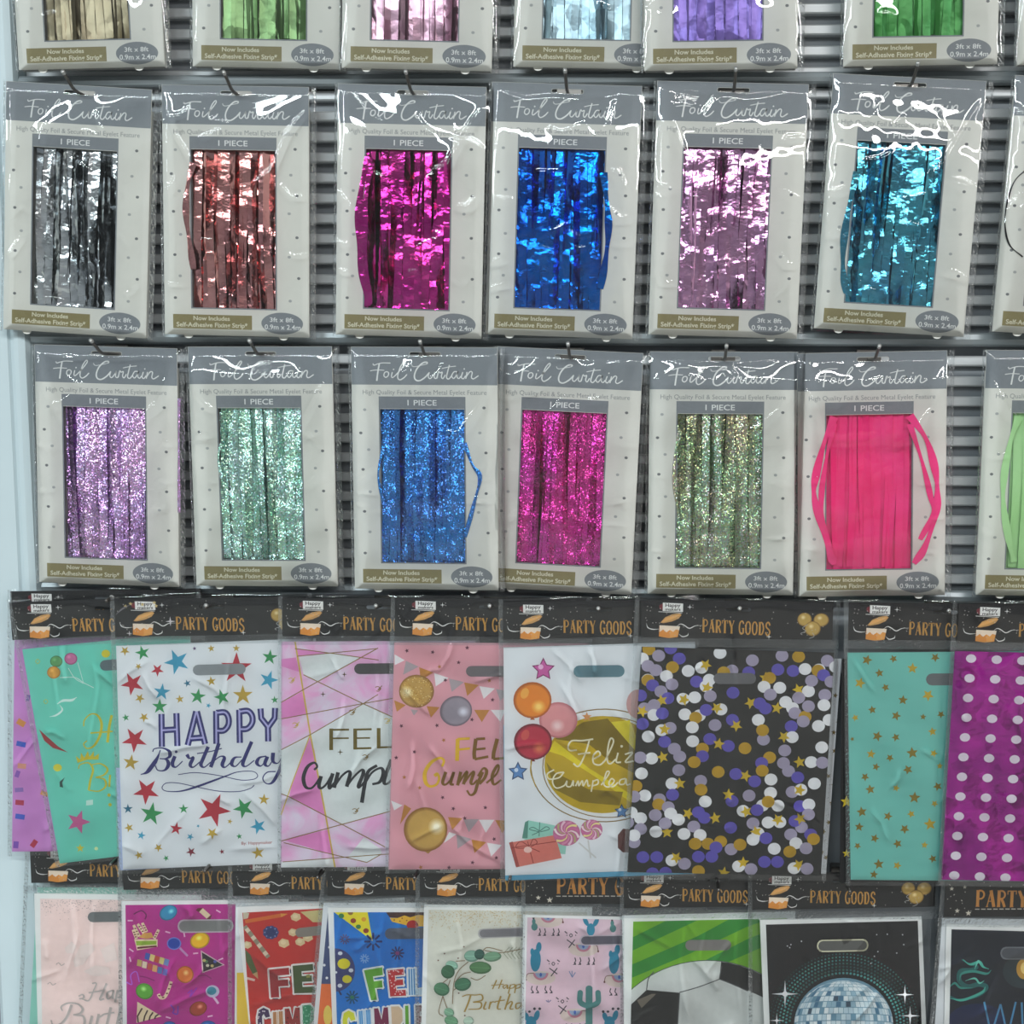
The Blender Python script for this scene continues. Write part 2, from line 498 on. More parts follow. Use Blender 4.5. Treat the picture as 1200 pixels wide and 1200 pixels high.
def seam(name, a, b, w, y0, parent, seed, amp=0.0006):
    """crimped weld along a line a-b (x, z)"""
    rs = random.Random(seed)
    L = math.hypot(b[0]-a[0], b[1]-a[1]); n = max(6, int(L/0.0028))
    ux, uz = (b[0]-a[0])/L, (b[1]-a[1])/L; px, pz = -uz, ux
    v = []; f = []
    for i in range(n+1):
        t = i/n
        for j in range(4):
            o = (j/3-0.5)*w
            v.append((a[0]+ux*L*t+px*o, y0+rs.uniform(-amp, amp), a[1]+uz*L*t+pz*o))
    for i in range(n):
        for j in range(3):
            q = i*4+j; f.append((q, q+1, q+5, q+4))
    # orient to the front
    o = mesh_obj(name, v, f, SEAM, parent)
    return o

# ------------------------------------------------------------------ display hook
M_HOOK = mat('hook_metal', (120, 116, 112), 0.3, 0.9, 0.05, 40)
M_HOOKCAP = mat('hook_tip', (205, 205, 202), 0.3, 0.6, 0.05, 40)
def tube(name, pts, r, m, parent=None, seg=8):
    P = [Vector(p) for p in spline(pts, 5)]
    v = []; f = []
    for i, p in enumerate(P):
        d = (P[min(i+1, len(P)-1)]-P[max(i-1, 0)]).normalized()
        a = d.cross(Vector((1, 0, 0)))
        if a.length < 0.1: a = d.cross(Vector((0, 0, 1)))
        a.normalize(); b = d.cross(a)
        for k in range(seg):
            t = 2*math.pi*k/seg
            v.append(p+a*math.cos(t)*r+b*math.sin(t)*r)
    for i in range(len(P)-1):
        for k in range(seg):
            f.append((i*seg+k, (i+1)*seg+k, (i+1)*seg+(k+1) % seg, i*seg+(k+1) % seg))
    f.append(tuple(range(seg))); f.append(tuple(range((len(P)-1)*seg, len(P)*seg))[::-1])
    return mesh_obj(name, v, f, m, parent, smooth=True)

def hook(x, z, zr, label, tip=-0.034, up=0.013, group='display hooks on the rails'):
    """z: where the pack hangs, zr: rail height"""
    t = empty('display_hook', Matrix.Translation((x, 0.03, z)))
    tag(t, label, 'hook', group)
    tube('prong', [(0, 0.004, 0.002), (0, -0.015, 0.0005), (0, -0.034, 0.0), (0, -0.044, 0.0015), (0, -0.054, up*0.55), (0, tip-0.03, up)], 0.0019, M_HOOK, t)
    d = tip-0.03
    tube('prong_tip', [(0, d+0.0015, up-0.0006), (0, d-0.0008, up+0.0004), (0, d-0.0022, up+0.001)], 0.0023, M_HOOKCAP, t)
    v, f = box_data(-0.014, 0.014, -0.006, 0.006, -0.006, max(0.012, zr-z+0.004))
    mesh_obj('mounting_plate', v, f, M_HOOK, t)
    return t

# ------------------------------------------------------------------ foil curtain packs
CW, CH = 0.170, 0.2822
def cc(p): return ((p[0]-85.0)/1000.0, 0.1411-p[1]*CH/293.0)
M_CARD = mat('card_cream', (222, 221, 214), 0.42, 0, 0.02, 30)
M_CBACK = mat('card_back', (150, 150, 148), 0.7, 0, 0.05, 30)
I_GREY = ink((131, 137, 143)); I_GREY2 = ink((128, 133, 139)); I_WHITE = ink((236, 237, 236)); I_GOLD = ink((138, 127, 82))
I_DOT = ink((112, 114, 116)); I_DOT2 = ink((168, 170, 170)); I_CAP = ink((150, 152, 153)); I_CREAM = ink((224, 220, 196))

def pill(cx, cy, w, h, n=6):
    r = h/2; o = []
    for k in range(n+1):
        t = -math.pi/2+math.pi*k/n; o.append((cx+w/2-r+r*math.cos(t), cy+r*math.sin(t)))
    for k in range(n+1):
        t = math.pi/2+math.pi*k/n; o.append((cx-w/2+r+r*math.cos(t), cy+r*math.sin(t)))
    return o
# card shell (shared mesh): front plate with window and hang slot, side walls, back plate
def card_mesh():
    def arc(cx, r=5.5, n=6): return [(cx+r*math.cos(math.pi*k/n), 293+r*0.75*math.sin(math.pi*k/n)) for k in range(n+1)]
    outer = [(0, 0), (170, 0), (170, 293)]+arc(140)+arc(28)+[(0, 293)]
    win = [(33, 74), (33, 260), (131, 260), (131, 74)]
    slot = pill(86, 8.5, 36, 4.6)+[]
    loops = [[cc(p) for p in l] for l in (outer, win, slot)]
    flat = [p for l in loops for p in l]; n = len(flat)
    tri = tessellate_polygon([[Vector((a, b, 0)) for a, b in l] for l in loops])
    t0 = 0.0007
    v = [(a, 0, b) for a, b in flat]+[(a, t0, b) for a, b in flat]
    f = []; fm = []
    for t in tri:
        a, b, c = [flat[i] for i in t]
        ar = (b[0]-a[0])*(c[1]-a[1])-(c[0]-a[0])*(b[1]-a[1])
        t = tuple(t) if ar > 0 else tuple(t[::-1])
        f.append(t); fm.append(0); f.append(tuple(i+n for i in t[::-1])); fm.append(0)
    k = 0
    for li, l in enumerate(loops):
        for i in range(len(l)):
            a, b = k+i, k+(i+1) % len(l)
            f.append((a, b, b+n, a+n)); fm.append(1 if li == 1 else 0)
        k += len(l)
    bv, bf = box_data(-0.0835, 0.0835, 0.0085, 0.0092, -0.1405, 0.118)
    o = len(v); v += bv; f += [tuple(i+o for i in q) for q in bf]; fm += [2]*6
    for sx in (-1, 1):     # folded sides
        bv, bf = box_data(min(sx*0.0828, sx*0.0835), max(sx*0.0828, sx*0.0835), 0.0007, 0.0085, -0.1405, 0.118)
        o = len(v); v += bv; f += [tuple(i+o for i in q) for q in bf]; fm += [0]*6
    ob = mesh_obj('card_box', v, f, [M_CARD, I_GREY2, M_CBACK], None, fm)
    me = ob.data; bpy.data.objects.remove(ob)
    return me
CARD_ME = card_mesh()

def print_mesh(fill):
    a = Art(cc, -0.00008)
    fill(a)
    ob = a.build('print', None); me = ob.data; bpy.data.objects.remove(ob)
    return me
def p_band(a): a.poly([(0.3, 0.3), (169.7, 0.3), (169.7, 45), (129, 45), (85, 45), (0.3, 45)], I_GREY) if False else a_band(a)
def a_band(a):
    # header colour, cut round the slot
    s = pill(86, 8.5, 37, 5.4)
    tri = tessellate_polygon([[Vector((x, y, 0)) for x, y in l] for l in ([(0.3, 0.3), (169.7, 0.3), (169.7, 45), (0.3, 45)], s)])
    flat = [(0.3, 0.3), (169.7, 0.3), (169.7, 45), (0.3, 45)]+s
    a.up()
    for t in tri: a.raw([flat[i] for i in t], I_GREY)
def five(x, y):    # 5x zoom pixels -> card pixels
    return ((x-38)/5.0+1.0, (y-185-0.031*(x-38))/5.0)
def p_title(a):
    S = [([(160, 288), (166, 298), (185, 292), (215, 286), (262, 288)], 1.5), ([(197, 290), (188, 340), (181, 392)], 2.5), ([(143, 331), (180, 327), (226, 330)], 1.3),
         ([(243, 338), (228, 343), (223, 362), (234, 372), (248, 362), (250, 345), (240, 338)], 1.7), ([(272, 342), (267, 368), (275, 374), (296, 356)], 1.7),
         ([(296, 356), (326, 322), (348, 292), (342, 282), (320, 312), (303, 368), (314, 389), (338, 378), (357, 358)], 1.9),
         ([(385, 298), (389, 309), (404, 313), (440, 306), (474, 299)], 1.0), ([(474, 299), (474, 289), (450, 292), (418, 322), (401, 362), (406, 390), (430, 397), (462, 378), (486, 352)], 2.4),
         ([(487, 348), (481, 376), (493, 386), (513, 362), (521, 346), (515, 378), (527, 386), (537, 362)], 1.8),
         ([(531, 386), (541, 346), (549, 354), (562, 350), (557, 376), (566, 388), (580, 366)], 1.8),
         ([(604, 308), (593, 350), (587, 382), (600, 391), (617, 372)], 2.0), ([(560, 328), (600, 320), (642, 316)], 1.3),
         ([(650, 350), (630, 350), (617, 374), (629, 389), (648, 364), (653, 348), (648, 380), (659, 390), (670, 376)], 1.8),
         ([(681, 352), (673, 382), (684, 392), (698, 374)], 1.8),
         ([(706, 352), (698, 393)], 1.9), ([(700, 382), (722, 352), (736, 356), (731, 384), (743, 394), (772, 376)], 1.8)]
    for pts, w in S: a.stroke([five(*p) for p in pts], w*0.72, I_WHITE, n=5)
    for p in ((280, 326), (690, 334)):
        q = five(*p); a.ell(q[0], q[1], 0.9, 0.9, I_WHITE, n=8)
def p_caption(a): a.text('High Quality Foil & Secure Metal Eyelet Feature', 13, 157, 56.5, 5.4, I_CAP)
def p_panel(a):
    for q in ([(31.5, 59), (132.5, 59), (132.5, 73.5), (31.5, 73.5)], [(31.5, 73.5), (33, 73.5), (33, 261.5), (31.5, 261.5)],
              [(131, 73.5), (132.5, 73.5), (132.5, 261.5), (131, 261.5)], [(33, 260), (131, 260), (131, 261.5), (33, 261.5)]):
        a.poly(q, I_GREY2)
    a.text('1 PIECE', 65, 99, 69.5, 6.4, I_WHITE, bold=0.012)
def p_gold(a):
    a.poly([(10, 268.5), (103, 268.5), (103, 285.5), (10, 285.5)], I_GOLD)
    a.text('Now Includes', 34, 77, 275.2, 4.9, I_CREAM, bold=0.02)
    a.text('Self-Adhesive Fixing Strip*', 14, 98, 283.2, 5.2, I_CREAM, bold=0.02)
def p_oval(a):
    a.ell(138.5, 277, 24.5, 13, I_GREY2, n=36)
    a.text('3ft x 8ft', 124, 152, 275.2, 5.2, I_WHITE, bold=0.01)
    a.text('0.9m x 2.4m', 118, 160, 284, 5.6, I_WHITE, bold=0.01)
def p_dots(a):
    L = [(15, 75), (10, 103), (19, 123), (12, 147), (20, 174), (13, 198), (19, 223), (13, 249)]
    R_ = [(154, 72), (149, 102), (156, 126), (147, 147), (156, 175), (147, 198), (158, 223), (148, 250)]
    for i, p in enumerate(L): a.ell(p[0], p[1], 2.0, 1.7, I_DOT if i % 2 else I_DOT2, n=10)
    for i, p in enumerate(R_): a.ell(p[0], p[1], 2.0, 1.7, I_DOT2 if i % 2 else I_DOT, n=10)
PRINTS = [('header_band', print_mesh(a_band)), ('title_lettering', None), ('caption_lettering', print_mesh(p_caption)),
          ('piece_panel', print_mesh(p_panel)), ('gold_label', print_mesh(p_gold)), ('size_badge', print_mesh(p_oval)), ('printed_dots', print_mesh(p_dots))]
_a = Art(cc, -0.00012); p_title(_a); _o = _a.build('print', None); PRINTS[1] = ('title_lettering', _o.data); bpy.data.objects.remove(_o)

# crinkled tinsel strips, a few shapes shared by all packs
def strip_mesh(seed, crinkle):
    rs = random.Random(seed)
    n = 34; L = 0.1795; w = 0.0088
    v = []; f = []
    tw = rs.uniform(-0.25, 0.25); ph = rs.uniform(0, 6.28); dr = rs.uniform(-0.0022, 0.0022)
    kink = [0.0]
    for i in range(n): kink.append(kink[-1]*0.55+rs.gauss(0, crinkle*(0.25+0.9*min(1, i/n*1.6))))
    for i in range(n+1):
        t = i/n; z = -t*L
        a = tw+0.30*math.sin(3.1*t+ph)+rs.gauss(0, crinkle*90)*(0.3+t)
        x = dr*t*t+0.0006*math.sin(7*t+ph)
        y = kink[i]-0.0012*math.sin(math.pi*t)
        for j in (-0.5, 0, 0.5):
            v.append((x+j*w*math.cos(a), y+j*w*math.sin(a)+(0.0004 if j == 0 else 0), z+rs.uniform(-1, 1)*0.0003))
    for i in range(n):
        for j in range(2):
            q = i*3+j; f.append((q, q+3, q+4, q+1))
    me = bpy.data.meshes.new('foil_strip'); me.from_pydata(v, [], f); me.materials.append(M_CARD)
    me.polygons.foreach_set('use_smooth', [True]*len(f)); me.update()
    return me
def fold_mesh():
    rs = random.Random(77); v = []; f = []; nx, nz = 24, 26
    for i in range(nz+1):
        for j in range(nx+1):
            x, z = cc((32+100*j/nx, 73+188*i/nz)); v.append((x, 0.0074+rs.uniform(-0.0005, 0.0005)+0.0004*(j % 2), z))
    for i in range(nz):
        for j in range(nx):
            q = i*(nx+1)+j; f.append((q, q+nx+1, q+nx+2, q+1))
    me = bpy.data.meshes.new('folded_foil'); me.from_pydata(v, [], f); me.materials.append(M_CARD); me.update()
    return me
FOLD_ME = fold_mesh()
ROUGH_STRIPS = [strip_mesh(100+i, 0.00036) for i in range(26)]
CALM_STRIPS = [strip_mesh(200+i, 0.00012) for i in range(20)]
def strand(name, pts, w, parent, m, y=-0.0007, twist=0.5):
    P = spline(pts, 7); v = []; f = []; N = len(P)
    for i, p in enumerate(P):
        a = P[max(0, i-1)]; b = P[min(N-1, i+1)]
        dx, dy = b[0]-a[0], b[1]-a[1]; l = math.hypot(dx, dy) or 1
        k = 0.75+0.25*math.cos(i*0.5)
        for s in (-0.5, 0, 0.5):
            x, z = cc((p[0]-dy/l*w*s*k, p[1]+dx/l*w*s*k))
            v.append((x, y-0.0006*math.sin(math.pi*i/(N-1))-(0.0004 if s == 0 else 0), z))
    for i in range(N-1):
        for j in range(2):
            q = i*3+j; f.append((q, q+1, q+4, q+3))
    return mesh_obj(name, v, f, m, parent, smooth=True)

def foil_pack(label, hooklabel, x, z, deg, fm, seed, y=0.0, calm=False, strands=(), strong=0.0, ncrease=1.0, zr=None, low=0.0005, dome=0.006):
    rs = random.Random(seed)
    x, z = x*(CAM_D+y)/CAM_D, z*(CAM_D+y)/CAM_D      # x, z were measured on the plane y = 0
    M = Matrix.Translation((x, y, z+CAM_H)) @ Matrix.Rotation(-math.radians(deg), 4, 'Y')
    t = empty('foil_curtain_pack', M)
    tag(t, label, 'foil curtain', 'boxed foil curtains hanging on hooks')
    c = inst('card_box', CARD_ME, t)
    for nme, me in PRINTS:
        po = inst(nme, me, c)
        if nme == 'printed_dots': po['kind'] = 'stuff'
    pool = CALM_STRIPS if calm else ROUGH_STRIPS
    inst('folded_foil', FOLD_ME, t, fm)
    n = 14
    for k in range(n):
        me = pool[rs.randrange(len(pool))]
        s = inst('foil_strip', me, t, fm)
        px = 36.5+(k+0.5)*(92.0/n)+rs.uniform(-1, 1)
        xx, zz = cc((px, 73.0+rs.uniform(-0.5, 0.8)))
        s.location = (xx, 0.0048+(k % 2)*0.0011+rs.uniform(-0.0003, 0.0003), zz)
        s.rotation_euler = (0, math.radians(rs.uniform(-1.6, 1.6)), math.radians(rs.choice((-1, 1))*rs.uniform(0, 10)))
        s.scale = (1, 1, 1+rs.uniform(-0.01, 0.012))
    for pts, w in strands: strand('loose_strand', pts, w, t, fm)
    # film
    q = [cc((-4, -2)), cc((179, -2)), cc((178, 296)), cc((-4, 296))]
    C = []
    def C_(pts, a, w): C.append(([cc(p) for p in pts], a, w))
    j = lambda s: rs.uniform(-s, s)
    if rs.random() < 0.8*ncrease: C_([(2+j(2), 30+j(25)), (20+j(5), 60+j(12)), (36+j(4), 98+j(20))], 0.0015*rs.uniform(0.8, 1.4), 0.002)
    if rs.random() < 0.7*ncrease: C_([(166+j(3), 30+j(20)), (150+j(4), 60+j(8)), (128+j(6), 92+j(15)), (106+j(8), 108+j(10))], 0.0016*rs.uniform(0.7, 1.4), 0.002)
    if rs.random() < 0.6: C_([(4, 6), (40, 14+j(4)), (70, 12), (100, 14), (164, 6)], 0.0011, 0.0022)
    for sx in (12, 150):
        for _ in range(int(3.5*ncrease)):
            cy = rs.uniform(95, 240); cx = sx+j(8); d = -1 if sx < 80 else 1
            C_([(cx-d*rs.uniform(8, 18), cy+j(14)), (cx, cy+j(6)), (cx+d*rs.uniform(4, 14), cy+j(18))], 0.0010*rs.uniform(0.5, 1.5), 0.0015)
    for _ in range(int(6*ncrease)):
        cx, cy = rs.uniform(38, 126), rs.uniform(90, 255); a = rs.uniform(-0.9, 0.9); l = rs.uniform(5, 18)
        C_([(cx-l*math.cos(a), cy-l*math.sin(a)), (cx+j(3), cy+j(3)), (cx+l*math.cos(a), cy+l*math.sin(a))], 0.0008*rs.uniform(0.5, 1.5), 0.0014)
    for _ in range(3):
        cx, cy = rs.uniform(15, 155), rs.uniform(14, 70); a = rs.uniform(-1.4, 1.4); l = rs.uniform(8, 22)
        C_([(cx-l*math.cos(a), cy-l*math.sin(a)), (cx+j(4), cy+j(4)), (cx+l*math.cos(a), cy+l*math.sin(a))], 0.0008*rs.uniform(0.5, 1.4), 0.0016)
    fo = film('film_sleeve', q, -0.0012, t, seed, C, top=strong, low=low, dome=dome)
    a, b = cc((175.5, 0)), cc((174.5, 295)); seam('weld_seam', a, b, 0.006, 0.001, fo, seed+1)
    a, b = cc((-2.5, 0)), cc((-2.5, 295)); seam('weld_seam', a, b, 0.0022, 0.001, fo, seed+2)
    hp = M @ Vector((cc((86, 8.5))[0], 0, cc((86, 8.5))[1]-0.0005))
    hook(hp.x, hp.z, hp.z if zr is None else zr, hooklabel, group='display hooks on the rails')
    return t

def place(bl=None, tl=None, deg=0):
    """card centre from a pixel corner"""
    r = math.radians(deg); c, s = math.cos(r), math.sin(r)
    if bl: p = at(*bl); dx, dz = CW/2, CH/2
    else: p = at(*tl); dx, dz = CW/2, -CH/2
    return p.x+c*dx-s*dz, p.z+s*dx+c*dz-CAM_H

SILVER = foil_mat('foil_silver', (236, 240, 242), (216, 220, 224))
ROSE = foil_mat('foil_rose_gold', (236, 172, 168), (224, 156, 158))
MAGENTA = foil_mat('foil_magenta', (226, 64, 166), (206, 50, 156))
BLUE = foil_mat('foil_blue', (14, 120, 222), (20, 96, 214))
LILAC = foil_mat('foil_lilac_pink', (230, 172, 212), (218, 162, 212))
TURQ = foil_mat('foil_turquoise', (94, 190, 212), (90, 174, 208))
BLACKF = foil_mat('foil_black', (60, 60, 64))
HLILAC = foil_mat('holo_lilac', (226, 166, 232), (212, 160, 236), 0.26, 0.25, 900, 0.2, 1, 0.55)
HMINT = foil_mat('holo_mint', (176, 226, 216), (156, 222, 194), 0.26, 0.28, 900, 0.2, 1, 0.55)
HBLUE = foil_mat('holo_blue', (24, 118, 208), (18, 128, 216), 0.24, 0.08, 900, 0.25, 1, 0.45)
HMAG = foil_mat('holo_magenta', (212, 34, 168), (220, 20, 150), 0.24, 0.06, 900, 0.25, 1, 0.45)
HGREEN = foil_mat('holo_green', (134, 176, 124), (164, 158, 116), 0.24, 0.3, 1000, 0.2, 1, 0.5)
NEON = foil_mat('neon_pink_plastic', (255, 50, 134), (255, 62, 146), 0.3, 0, 650, 0.15, 0.0, 0.1)
PALEG = foil_mat('pale_green_plastic', (176, 226, 158), (186, 232, 170), 0.35, 0, 650, 0.15, 0.0, 0.1)
CHAMP = foil_mat('satin_champagne', (158, 148, 124), (148, 136, 112), 0.4, 0, 650, 0.2, 0.9, 0.15)
SAGE = foil_mat('satin_sage', (128, 160, 112), (116, 146, 100), 0.38, 0, 650, 0.2, 0.9, 0.15)
BLUSH = foil_mat('satin_blush', (206, 168, 186), (196, 156, 176), 0.3, 0, 650, 0.25, 0.95, 0.2)
ICE = foil_mat('satin_ice_blue', (166, 194, 206), (156, 186, 200), 0.36, 0, 650, 0.2, 0.9, 0.15)
LAV = foil_mat('plastic_lavender', (132, 110, 192), (122, 100, 184), 0.3, 0, 650, 0.25, 0.4, 0.2)
GRASS = foil_mat('plastic_green', (52, 140, 58), (44, 128, 50), 0.32, 0, 650, 0.2, 0.3, 0.15)

# upper row (only the lower ends show)
R0 = [(-0.6487, 0.5203, 1.06, CHAMP, 'champagne gold', 0), (-0.4408, 0.5189, -1.51, SAGE, 'sage green', 0.007), (-0.2682, 0.5177, -1.63, BLUSH, 'pale blush pink', -0.008),
      (None, None, -1.4, ICE, 'pale ice blue', 0.007), (0.0696, 0.5159, 0.54, LAV, 'lavender purple', -0.010), (0.2911, 0.5183, 0.56, GRASS, 'grass green', 0)]
for i, (x, z, d, fm, nm, y) in enumerate(R0):
    if x is None: x, z = place(bl=(601, 79), deg=d)
    foil_pack('%s foil curtain pack cut off by the top of the photo' % nm, 'hook above the top edge holding the %s foil curtain' % nm, x, z, d, fm, 300+i, y=y, calm=True, ncrease=0.5, low=0.0003, dome=0.006)
x, z = place(bl=(1192, 76), deg=0.5)
foil_pack('foil curtain pack at the top right corner, only its left edge showing', 'hook holding the cut-off foil curtain at the top right corner', x, z, 0.5, ICE, 309, calm=True)

R1 = [(-0.6705, 0.2196, -3.5, SILVER, 'shiny silver', 0.0, ()),
      (-0.4837, 0.2179, -1.23, ROSE, 'rose gold', 0.0, (([(36, 90), (29, 118), (27, 150), (31, 185), (35, 215)], 8),)),
      (-0.2815, 0.2176, -1.58, MAGENTA, 'bright magenta', 0.0, (([(37, 84), (29, 118), (26, 160), (28, 200), (34, 235), (37, 258)], 10), ([(39, 90), (34, 130), (32, 175), (36, 225), (39, 256)], 9))),
      (-0.1063, 0.2181, -1.88, BLUE, 'electric blue', 0.0, (([(130, 100), (135, 135), (138, 165), (136, 200), (131, 235)], 9),)),
      (0.0812, 0.2187, -1.6, LILAC, 'metallic lilac pink', 0.0, ()),
      (0.274, 0.2236, -3.15, TURQ, 'turquoise', 0.0, (([(35, 110), (29, 150), (26, 190), (28, 225), (34, 250)], 9),))]
for i, (x, z, d, fm, nm, strong, st) in enumerate(R1):
    foil_pack('%s foil curtain in a cream window box, middle row' % nm, 'metal hook carrying the %s foil curtain' % nm, x, z, d, fm, 330+i, strands=st, strong=strong, low=(0.0003, 0.0003, 0.0003, 0.0003, 0.0003, 0.00035)[i], dome=(0.0, 0.0008, 0.003, 0.0065, 0.0055, 0.0068)[i], ncrease=(0.7, 0.8, 0.9, 1, 0.9, 0.9)[i])
x, z = place(tl=(1190, 88), deg=-3.0)
foil_pack('foil curtain pack with a black loop of foil, cut off at the right edge', 'hook carrying the foil curtain with the black loop', x, z, -3.0, BLACKF, 339,
          strands=(([(28, 100), (10, 118), (3, 145), (3, 170), (10, 192), (26, 205)], 2.2),))

R2 = [(-0.6463, -0.0768, -1.46, HLILAC, 'glittery holographic lilac', 0, (([(172, 60), (171.5, 120), (171, 200)], 3.5),), False),
      (-0.4595, -0.0765, 0.3, HMINT, 'glittery holographic mint silver', 0, (([(36, 118), (32, 135), (35, 160)], 4),), False),
      (-0.2675, -0.0774, -0.07, HBLUE, 'glittery holographic blue', -0.009, (([(131, 114), (140, 140), (149, 155), (143, 183), (131, 228)], 5.5), ([(37, 118), (30, 153), (36, 190)], 4)), False),
      (-0.1041, -0.0788, -2.47, HMAG, 'glittery holographic magenta', 0, (), False),
      (0.0789, -0.0806, -0.04, HGREEN, 'glittery holographic green', 0, (([(36, 95), (30, 130), (31, 165), (36, 200)], 5),), False),
      (0.2515, -0.0803, 1.35, NEON, 'neon pink plastic', 0,
       (([(42, 76), (30, 108), (20, 150), (19, 172), (27, 205), (37, 240), (42, 254)], 9.5), ([(42, 84), (33, 125), (27, 172), (30, 205), (40, 250)], 7),
        ([(128, 76), (147, 105), (157, 140), (160, 168), (158, 196), (146, 235), (134, 254)], 9.5), ([(128, 86), (142, 130), (152, 172), (155, 195), (141, 225)], 7)), True)]
for i, (x, z, d, fm, nm, y, st, calm) in enumerate(R2):
    foil_pack('%s foil curtain in a cream window box, row above the party bags' % nm, 'metal hook carrying the %s foil curtain' % nm, x, z, d, fm, 360+i, y=y, strands=st, calm=calm, strong=(0, 5, 0, 4, 9, 8)[i])
x, z = place(tl=(1156, 410), deg=-0.4)
foil_pack('pale green plastic foil curtain pack cut off at the right edge', 'metal hook carrying the pale green foil curtain', x, z, -0.4, PALEG, 369, calm=True,
          strands=(([(40, 78), (32, 105), (26, 150), (27, 185), (36, 230), (42, 252)], 9),))

# ------------------------------------------------------------------ party bag packs
BK = (30, 29, 31)
M_HEAD = mat('header_black', (24, 23, 25), 0.4, 0, 0.08, 60)
GOLDT = ink((206, 154, 72)); GOLDL = ink((236, 205, 130)); BOX1 = ink((226, 150, 60)); BOX2 = ink((240, 186, 110)); LID = ink((214, 164, 100)); WHT = ink((240, 240, 238)); TXT = ink((60, 55, 55))
# high-contrast serif capitals: strokes in a unit box (x right, y down), width factor of the letter width
def _bowl(x0, x1, y0, y1): return [(x0, y0), (x0+(x1-x0)*.6, y0+.01), (x1, (y0+y1)/2-.1), (x1, (y0+y1)/2+.1), (x0+(x1-x0)*.6, y1-.01), (x0, y1)]
SERIF = {
 'P': [([(.24, 0), (.24, 1)], .26), ([(.05, .02), (.5, .02)], .07), ([(.05, .98), (.45, .98)], .07), (_bowl(.3, .86, .03, .52), .15)],
 'A': [([(.5, 0), (.12, 1)], .09), ([(.48, 0), (.86, 1)], .27), ([(.25, .66), (.7, .66)], .07), ([(.0, .98), (.26, .98)], .07), ([(.68, .98), (1, .98)], .07)],
 'R': [([(.24, 0), (.24, 1)], .26), ([(.05, .02), (.5, .02)], .07), ([(.05, .98), (.42, .98)], .07), (_bowl(.3, .84, .03, .5), .15), ([(.5, .5), (.72, .75), (.88, 1)], .22)],
 'T': [([(.5, 0), (.5, 1)], .26), ([(.02, .03), (.98, .03)], .09), ([(.05, .0), (.05, .24)], .07), ([(.95, .0), (.95, .24)], .07), ([(.3, .98), (.7, .98)], .07)],
 'Y': [([(.14, 0), (.52, .55)], .25), ([(.9, 0), (.54, .55)], .09), ([(.52, .5), (.52, 1)], .26), ([(0, .02), (.3, .02)], .07), ([(.74, .02), (1, .02)], .07), ([(.34, .98), (.7, .98)], .07)],
 'G': [([(.86, .22), (.7, .04), (.5, 0), (.25, .15), (.14, .5), (.25, .85), (.5, 1), (.78, .93)], .19), ([(.8, .56), (.8, .96)], .22), ([(.55, .56), (.98, .56)], .07)],
 'O': [([(.5, 0), (.22, .15), (.13, .5), (.22, .85), (.5, 1), (.78, .85), (.87, .5), (.78, .15), (.5, 0)], .19)],
 'D': [([(.24, 0), (.24, 1)], .26), ([(.05, .02), (.45, .02)], .07), ([(.05, .98), (.45, .98)], .07), ([(.35, .02), (.68, .1), (.87, .5), (.68, .9), (.35, .98)], .19)],
 'S': [([(.82, .24), (.68, .05), (.45, .0), (.2, .16), (.26, .38), (.72, .6), (.82, .82), (.55, 1), (.3, .96), (.14, .75)], .2)],
}
def serif(a, s, x0, y0, w, h, m, gap=0.12, slope=0.0, space=0.45):
    n = sum(1 if c != ' ' else space for c in s); lw = w/(n+gap*(len(s)-1)); x = x0
    a.up()
    for c in s:
        if c == ' ': x += lw*(space+gap); continue
        for pts, k in SERIF[c]:
            a.stroke([(x+p[0]*lw, y0+p[1]*h+slope*(x-x0)) for p in pts], max(k*lw*1.25, 0.75), m, smooth=len(pts) > 2, n=4, inc=False)
        x += lw*(1+gap)

